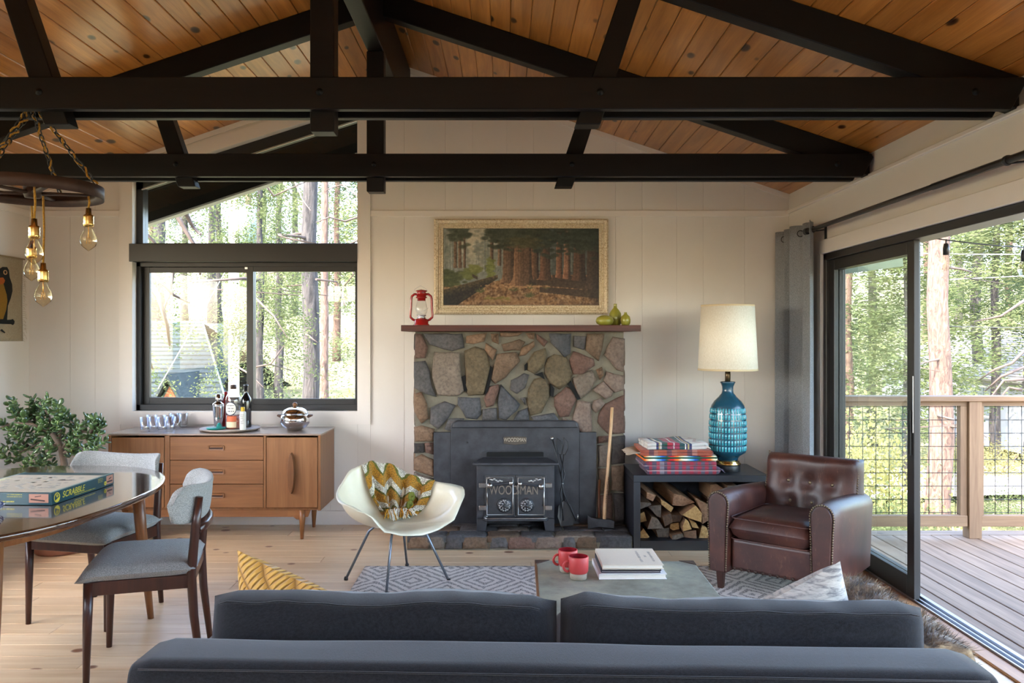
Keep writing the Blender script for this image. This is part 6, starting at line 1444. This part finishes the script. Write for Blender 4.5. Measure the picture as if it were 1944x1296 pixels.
# ---------------------------------------------------------------- shell armchair and crochet blanket
se = thing('shell_armchair', 'cream moulded shell armchair on grey steel legs', 'armchair', (-.62, 4.70, 0), math.radians(41))
SHELLM = mat('cream_fiberglass', srgb(232,224,196), .28, var=.02, vs=40, coat=.2)
KEY = [(0, .245, .335), (28, .268, .338), (44, .312, .362), (60, .345, .475), (76, .345, .512), (95, .336, .52), (112, .33, .53), (132, .315, .56), (155, .30, .63), (180, .295, .655)]
def rim(ph):
    a = abs((math.degrees(ph)+180) % 360-180)
    for (a0, r0, z0), (a1, r1, z1) in zip(KEY, KEY[1:]):
        if a <= a1:
            t = (a-a0)/(a1-a0); t = t*t*(3-2*t); return r0+(r1-r0)*t, z0+(z1-z0)*t
    return KEY[-1][1:]
def shell(ph, t):
    R, Z = rim(ph); a = abs((math.degrees(ph)+180) % 360-180); z0 = .335
    w = min(1, max(0, (a-25)/45)); w = w*w*(3-2*w)
    rr_ = R*(t*(1-w)+w*math.sin(min(t, 1)*PI/2)**.85); zz = z0+(Z-z0)*(w*(1-math.cos(min(t, 1)*PI/2))**1.05+(1-w)*t**2)-.012*(1-t)*math.sin(t*PI)
    if t > .86:
        e = (t-.86)/.14; fl = .012+.055*math.exp(-((a-76)/22)**2); rr_ += fl*e*e; zz -= .004*e*e
        if a < 40: zz -= .02*e*e*(1-a/40)
    return Vector((rr_*math.sin(ph), -rr_*math.cos(ph), zz))
MB().grid(lambda u, v: shell(2*PI*u, max(v, .001)), 72, 26, cu=True).build('shell', SHELLM, se, solid=.006)
GST = mat('grey_steel_tube', srgb(120,126,134), .3, metal=.7)
for k, a in enumerate((45, 135, 225, 315)):
    d = Vector((math.cos(math.radians(a)), math.sin(math.radians(a)), 0)); s = 1 if k % 2 == 0 else -1
    top_ = d*.13+Vector((0, 0, .305)); MB().tube([d*.04+Vector((0, 0, .315)), top_+Vector((0, 0, .008)), d*.165+Vector((0, 0, .285)), d*.298+Vector((0, 0, .012))], .0075, 8).build('leg', GST, se)
    MB().lathe([(.0001, 0), (.012, 0), (.012, .012), (.009, .02), (.0001, .022)], 10, d*.30).build('foot_glide', BLACKM, se)
MB().tube([Vector((.09, .09, .31)), Vector((-.09, .09, .31))], .006, 6).tube([Vector((.09, -.09, .31)), Vector((-.09, -.09, .31))], .006, 6).box(-.1, .1, -.1, .1, .31, .322).build('base_bracket', BLACKM, se)
bl = thing('crochet_blanket', 'chevron crochet blanket in mustard, white and green on the shell armchair', 'blanket', (-.62, 4.70, 0), math.radians(41))
CRO = NB('chevron_crochet'); CRO.set(rough=.95, sheen=.1); uv = CRO.sep(CRO.coord((1, 1, 1), uv=True))
tri = CRO.math('ABSOLUTE', CRO.math('SUBTRACT', CRO.math('FRACT', CRO.math('MULTIPLY', uv[0], 3.5)), .5))
st = CRO.math('FRACT', CRO.math('ADD', CRO.math('MULTIPLY', uv[1], 2.6), CRO.math('MULTIPLY', tri, -.9)))
Wc, Mu, Gr = srgb(226,220,202), srgb(190,134,30), srgb(104,108,32)
n = CRO.noise(CRO.coord(), 260, 2); vo = CRO.n('TexVoronoi'); vo.inputs['Scale'].default_value = 150; CRO.l(CRO.coord(), vo.inputs['Vector'])
colr = CRO.ramp(st, [(0, Mu), (.48, Wc), (.84, Gr), (.96, Mu)], 'CONSTANT')
CRO.base(CRO.mix(CRO.math('MULTIPLY', CRO.ramp(vo.outputs['Distance'], [(.35, 0.0), (.6, 1.0)]), .55), colr, (.05,.035,.01))); CRO.bump(vo.outputs['Distance'], .9, .006); CRO = CRO.m
def blk(u, v):
    ph = math.radians(192-88*u); t = 1.0-.80*v; p = shell(ph, max(.2, t)); q = shell(ph, max(.2, t-.03)); c = Vector((0, -.02, .50)); inn = (c-p).normalized()
    off = .026+.026*math.sin(u*4.5*2*PI+1.2*v)*(.5+.5*min(1, v*3))+.008*noise.noise(Vector((u*7, v*7, 1)))
    if v < .06: p = p+Vector((0, 0, .012)); off *= .6
    return p+inn*off+Vector((0, 0, .012*(v > .9)))
mb = MB().grid(blk, 80, 44); bo = mb.build('blanket_cloth', CRO, bl, solid=.006)
uvl = bo.data.uv_layers.new(name='UVMap'); L_ = np.zeros(len(bo.data.loops), np.int32); bo.data.loops.foreach_get('vertex_index', L_)
uvl.data.foreach_set('uv', np.stack([(L_ % 80)/79, (L_//80)/43], 1).astype(np.float32).ravel())
f = MB(); f2 = MB(); rr = random.Random(9)
for k in range(110):
    p = Vector(blk(k/109, 1.0)); d = Vector((rr.gauss(0, .5), -1+rr.gauss(0, .5), 0)).normalized(); L = rr.uniform(.03, .07)
    g_ = f if k % 3 else f2; q = p+d*L; q.z = max(shell(math.atan2(q.x, -q.y), min(1, q.xy.length/.3)).z+.012, .34)
    g_.tube([p, p+d*L*.5+Vector((rr.gauss(0, .006), 0, .014)), q+Vector((rr.gauss(0, .01), 0, rr.uniform(0, .012)))], .0028, 4)
tag(f.build('white_fringe', mat('white_yarn', Wc, .95), bl), kind='stuff'); tag(f2.build('mustard_fringe', mat('mustard_yarn', Mu, .95), bl), kind='stuff')
ta = MB()
for v_ in (.4, .62):
    c = Vector(blk(.72, v_))+Vector((0, -.015, .0))
    for k in range(8): a = k*PI/4; ta.blob(c+Vector((.016*math.cos(a), -.006, .016*math.sin(a)-.008)), (.009, .008, .016), 6)
tag(ta.build('tassels', mat('green_yarn', srgb(112,116,44), .95), bl), kind='stuff')

# ---------------------------------------------------------------- rug, coffee table, mugs, books
RUG = NB('grey_geometric_rug'); RUG.set(rough=1.0, spec=.1); co = RUG.coord((1, 1, 1)); s = RUG.sep(co)
def tri_(sock, f, o=0): return RUG.math('ABSOLUTE', RUG.math('SUBTRACT', RUG.math('FRACT', RUG.math('MULTIPLY_ADD', sock, f, o)), .5))
dd = RUG.math('ADD', tri_(s[0], 2.4), tri_(s[1], 2.0))
ln = RUG.math('LESS_THAN', RUG.math('FRACT', RUG.math('ADD', RUG.math('MULTIPLY', dd, 7.0), RUG.math('MULTIPLY', RUG.noise(co, 30, 2), .7))), .44)
fl_ = RUG.ramp(RUG.noise(RUG.coord((1, 3, 1)), 120, 2, .7), [(.42, 0.0), (.58, 1.0)])
RUG.base(RUG.mix(RUG.math('MULTIPLY', ln, fl_), srgb(214,208,200), srgb(58,56,60))); RUG.bump(RUG.noise(co, 160, 2), .6, .006); RUG = RUG.m
rg = MB().grid(lambda u, v: (-1.36+2.72*u, -1.05+2.1*v, .0105+.0015*noise.noise(Vector((u*40, v*30, 0)))), 80, 60)
rug = rg.build('area_rug', RUG, None, (.51, 3.915, 0), solid=.012); rug.location.z = -.003; tag(rug, 'flat woven grey and cream rug with broken diamond pattern', 'rug')
PAINT = NB('weathered_green_paint'); PAINT.set(rough=.6); co = PAINT.coord(); n = PAINT.noise(co, 4, 7, .7); n2 = PAINT.noise(PAINT.coord((3, 14, 3)), 5, 5, .7)
c_ = PAINT.ramp(n, [(.3, srgb(112,112,100)), (.5, srgb(146,148,132)), (.68, srgb(172,168,142))]); PAINT.base(PAINT.mix(PAINT.ramp(n2, [(.62, 0.0), (.7, .8)]), c_, srgb(92,66,44))); PAINT.bump(n2, .3, .003); PAINT = PAINT.m
CZ = .40
cf = thing('coffee_table', 'weathered green painted chest used as coffee table', 'coffee table', (.485, 3.215, .0135), math.radians(-1))
MB().box(-.355, .355, -.45, .45, CZ-.055, CZ-.0135).build('lid', PAINT, cf, bevel=.006)
MB().box(-.345, .345, -.44, .44, .03, CZ-.056).build('chest_body', PAINT, cf, bevel=.004)
MB().box(-.358, -.35, -.452, .452, CZ-.05, CZ-.0125).build('edge_strip', wood('worn_edge_wood', srgb(110,76,48), srgb(150,112,76), axis=1, rnd=0), cf)
for sx in (-1, 1):
    for sy in (-1, 1):
        MB().prism([(sx*.355, sy*.45), (sx*.29, sy*.45), (sx*.32, sy*.42), (sx*.355, sy*.385)], CZ-.0135, CZ-.011).build('corner_bracket', mat('rusty_bracket', srgb(84,66,58), .5, metal=.4, var=.3, vs=60), cf, recal=True)
        MB().box(sx*.32-.03, sx*.32+.03, sy*.42-.03, sy*.42+.03, 0, .03).build('foot', DKW, cf)
CORAL = mat('coral_red_glaze', srgb(186,62,60), .45, var=.05); CRIM = mat('crimson_inside', srgb(120,14,24), .25, coat=.3); CLAY = mat('raw_clay', srgb(150,138,120), .85, var=.08, vs=60)
def mug(label, p, rz):
    t = thing('mug', label, 'mug', p, rz, 'coral mugs on the coffee table')
    MB().lathe([(.031, .024), (.036, .027), (.041, .035), (.042, .092), (.0405, .095), (.038, .095)], 32, cap=False).build('body', CORAL, t)
    MB().lathe([(.038, .095), (.0375, .05), (.03, .028), (.0001, .026)], 32, cap=False).build('inside', CRIM, t)
    MB().lathe([(.0001, 0), (.031, 0), (.034, .004), (.0365, .0265), (.0001, .027)], 32).build('foot', CLAY, t)
    MB().tube([(-.039+.0*k, 0, .075) if k == 0 else (-.042-.022*math.sin(k*PI/8), 0, .054+.022*math.cos(k*PI/8)) for k in range(9)], .0055, 8).build('handle', CORAL, t)
mug('nearer coral red mug with bare clay foot', (.307, 3.385, CZ+.001), math.radians(8)); mug('farther coral red mug partly behind the other', (.271, 3.49, CZ+.001), math.radians(12))
PAGES = mat('book_pages', srgb(226,220,206), .8, var=.04, vs=200)
def book(label, x0, x1, y0, y1, z, th, cm, rz=0):
    t = thing('book', label, 'book', ((x0+x1)/2, (y0+y1)/2, z), rz, 'books stacked on the coffee table'); w, d = (x1-x0)/2, (y1-y0)/2; c = .003
    MB().box(-w, w, -d, d, 0, c).build('cover', cm, t, bevel=.001, seg=1); MB().box(-w, w, -d, d, th-c, th).build('cover', cm, t, bevel=.001, seg=1)
    MB().box(-w, -w+c, -d, d, c, th-c).build('spine', cm, t); MB().box(-w+c, w-.005, -d+.005, d-.005, c, th-c).build('pages', PAGES, t)
    return t
z = CZ+.001; WHT = mat('white_book_cloth', srgb(228,226,224), .6); CRB = mat('cream_book_cloth', srgb(216,202,180), .75, var=.04, vs=300)
book('large white book at the bottom of the stack', .39, .672, 3.375, 3.62, z, .023, WHT, .01)
book('thin dark purple bound book in the stack', .402, .65, 3.39, 3.63, z+.0235, .009, mat('dark_purple_cover', srgb(52,38,58), .5))
book('thin dark covered book under the cream one', .402, .652, 3.385, 3.63, z+.033, .009, mat('black_cover', srgb(34,26,28), .5))
b4 = book('cream book with grey lettering on top of the stack', .405, .66, 3.375, 3.64, z+.0425, .018, CRB)
GRT = mat('grey_print', srgb(150,144,134), .7)
for x_, w_ in ((.045, .17), (.072, .03), (.097, .15)): scribble('cover_lettering', GRT, b4, lambda a, b, d: (x_+b, -a, .0184), w_, 1, .018, int(x_*1000))

# ---------------------------------------------------------------- sofa, cushions, fur throw
SOFA = NB('charcoal_sofa_fabric'); SOFA.set(rough=.95, sheen=.25, spec=.15)
wv_ = SOFA.noise(SOFA.coord((260, 40, 260)), 2.5, 3, .7); wv2 = SOFA.noise(SOFA.coord((40, 260, 40)), 2.5, 3, .7); nn = SOFA.noise(SOFA.coord(), 5, 3)
c_ = SOFA.ramp(SOFA.math('MULTIPLY_ADD', wv_, .5, SOFA.math('MULTIPLY', wv2, .5)), [(.38, srgb(14,14,16)), (.62, srgb(38,39,44))])
SOFA.base(SOFA.mix(SOFA.math('MULTIPLY', SOFA.ramp(nn, [(.35, 0.0), (.65, 1.0)]), .3), c_, srgb(23,24,28))); SOFA.bump(wv_, .4, .002); SOFA = SOFA.m
sf = thing('sofa', 'low charcoal sofa seen from behind', 'sofa', (.125, 2.02, .0), math.radians(-2))
def softbox(w, d, h, r, n=6, wob=.004, seed=0):
    m = MB(); nx = 40
    def fn(u, v):
        x = (u-.5)*w; t = 2*PI*v+PI/4; c, s_ = sup(t, 7); e = 1-.06*max(0, (abs(x)-(w/2-r))/r)**2
        return (x, c*d/2*e*(1+.0), s_*h/2*e+wob*noise.noise(Vector((x*3, c*2+seed, s_*2))))
    m.grid(fn, nx, 49)
    o = len(m.v); m.add([( -w/2, 0, 0), (w/2, 0, 0)], [])
    for j in range(48): m.f.append((o, (j+1)*nx, j*nx)); m.f.append((o+1, j*nx+nx-1, (j+1)*nx+nx-1)); m.sm += [False]*2; m.mi += [0]*2
    return m
softbox(2.075, .205, .44, .05).xf(T(0, 0, .40)).build('back', SOFA, sf, recal=True, bevel=.012, seg=2)
MB().tube([(-1.005, -.0965, .604), (-.5, -.0985, .606), (0, -.0985, .605), (.5, -.0985, .606), (1.005, -.0965, .604)], .0022, 6).build('back_seam', SOFA, sf)
MB().box(-1.02, 1.02, .1, .92, .16, .36).build('seat_base', SOFA, sf, bevel=.02)
for s in (-1, 1): softbox(.84, .10, .34, .04).xf(T(s*.985, .52, .335) @ rot(90)).build('arm', SOFA, sf, recal=True)
for s in (-1, 1): pillow(.93, .74, .13, 26, 26, p=8, pinch=0, seed=s).xf(T(s*.468, .52, .40) @ rot(90, 'X')).build('seat_cushion', SOFA, sf)
for x in (-.95, .95):
    for y in (-.05, .86): MB().tube([(x, y, .18), (x, y, 0)], [.025, .016], 10).build('leg', DKW, sf)
def backcushion(label, xc, yc, zc_, w, h, t, rz, ry, seed):
    o = thing('back_cushion', label, 'cushion', (xc, yc, zc_-h/2), rz, 'sofa back cushions')
    m = pillow(w, h, t, 60, 26, p=9, pinch=-.0, seed=seed)
    def wf(v):
        v.z += .014*noise.noise(Vector((v.x*3.2+seed*5, 0, 1.3)))*(v.z > 0)+.006*noise.noise(Vector((v.x*11, v.y*20, seed)))*(v.z > 0)
        cr = abs(v.x)/(w/2); v.z -= .018*max(0, cr-.86)/.14*(v.z > 0)
        v.y += .006*noise.noise(Vector((v.x*5, v.z*9, seed+2)))
        return v
    M_ = T(0, 0, h/2) @ rot(ry, 'Y') @ rot(-6, 'X')
    m.warp(wf).xf(M_); b = m.build('cushion_cover', SOFA, o)
    pts = []
    for k in range(41):
        x = -w/2*.90+w*.90*k/40; v = wf(Vector((x, -t/2*.93, h/2*.90))); pts.append(M_ @ Vector((v.x, -t*.5*1.01, v.z)))
    MB().tube(pts, .0024, 6).build('seam', SOFA, o)
    return o
backcushion('left sofa back cushion behind the mustard pillow', -.338, 2.275, .545, .965, .285, .19, math.radians(-2), 0, 1)
backcushion('right sofa back cushion next to the fur throw', .645, 2.235, .54, .985, .285, .19, math.radians(-2), 1.2, 2)
MUS = NB('mustard_quilted_velvet'); MUS.set(rough=.85, sheen=.15); s = MUS.sep(MUS.coord())
q1 = MUS.math('ABSOLUTE', MUS.math('SUBTRACT', MUS.math('FRACT', MUS.math('MULTIPLY', MUS.math('ADD', s[0], s[2]), 9)), .5)); q2 = MUS.math('ABSOLUTE', MUS.math('SUBTRACT', MUS.math('FRACT', MUS.math('MULTIPLY', MUS.math('SUBTRACT', s[0], s[2]), 34)), .5))
qq = MUS.math('MINIMUM', q1, q2); MUS.base(MUS.ramp(qq, [(0, srgb(142,100,34)), (.12, srgb(196,148,62)), (.5, srgb(214,170,82))])); MUS.bump(MUS.ramp(qq, [(0, 0.0), (.3, 1.0)]), .8, .012); MUS = MUS.m
mp = pillow(.45, .45, .15, 26, 26, p=2.4, pinch=.05, seed=3).xf(rot(16, 'X') @ rot(12, 'Y'))
tag(mp.build('throw_pillow', MUS, None, (-.718, 2.721, .43), rz=math.radians(-32)), 'mustard quilted velvet pillow at the left end of the sofa', 'pillow')
STR = NB('grey_striped_hide'); STR.set(rough=.85, sheen=.2); s = STR.sep(STR.coord()); n = STR.noise(STR.coord((3, 3, 14)), 6, 5, .7, .6)
STR.base(STR.ramp(n, [(.36, srgb(112,110,110)), (.5, srgb(172,166,158)), (.7, srgb(200,192,180))])); STR = STR.m
gp = thing('hide_pillow', 'grey and white brushed pillow at the right end of the sofa', 'pillow', (.965, 2.691, .427))
pm = pillow(.42, .42, .15, 24, 24, p=2.4, pinch=.04, seed=5).xf(rot(16) @ rot(24, 'X') @ rot(-30, 'Y')); pm.build('pillow_cover', STR, gp)
FUR = NB('brown_fur'); FUR.set(rough=.9, sheen=.3); n = FUR.noise(FUR.coord(), 16, 4, .7); FUR.base(FUR.ramp(n, [(.3, srgb(52,42,34)), (.5, srgb(120,100,78)), (.7, srgb(188,166,132))])); FUR = FUR.m
fu = thing('fur_throw', 'brown fur throw draped over the right arm of the sofa', 'throw', (1.19, 2.60, .40))
def ffn2(u, v):
    y = -.36+.60*v; a = u*PI*1.05-.25; r = .085+.02*noise.noise(Vector((u*4, v*5, 2)))
    x = .02+.10*math.cos(PI-a*.95)+.03*u; z = .09+.06*math.sin(a)-.22*max(0, u-.72)/.28
    return (x+.02*noise.noise(Vector((v*4, u*3, 7))), y, z+.025*noise.noise(Vector((u*5, v*6, 4))))
MB().grid(ffn2, 26, 40).build('throw_cloth', FUR, fu, solid=.02)
hr = MB(); rr = random.Random(31); vs = []; fs = []
for k in range(9000):
    u, v = rr.random(), rr.random(); p = Vector(ffn2(u, v)); e = Vector(ffn2(min(1, u+.02), v))-p; g_ = Vector(ffn2(u, min(1, v+.02)))-p; nrm = e.cross(g_).normalized()
    nrm = nrm if nrm.z > -.2 else -nrm; d = (nrm*.6+Vector((.35, -.2, -.3))+Vector((rr.gauss(0, .25), rr.gauss(0, .25), rr.gauss(0, .2)))).normalized(); L = rr.uniform(.018, .04); w = d.cross(nrm).normalized()*.0016; p = p+nrm*.008; o = len(vs)
    vs += [p-w, p+w, p+d*L]; fs.append((o, o+1, o+2))
hr.add(vs, fs); tag(hr.build('fur', FUR, fu), kind='stuff')
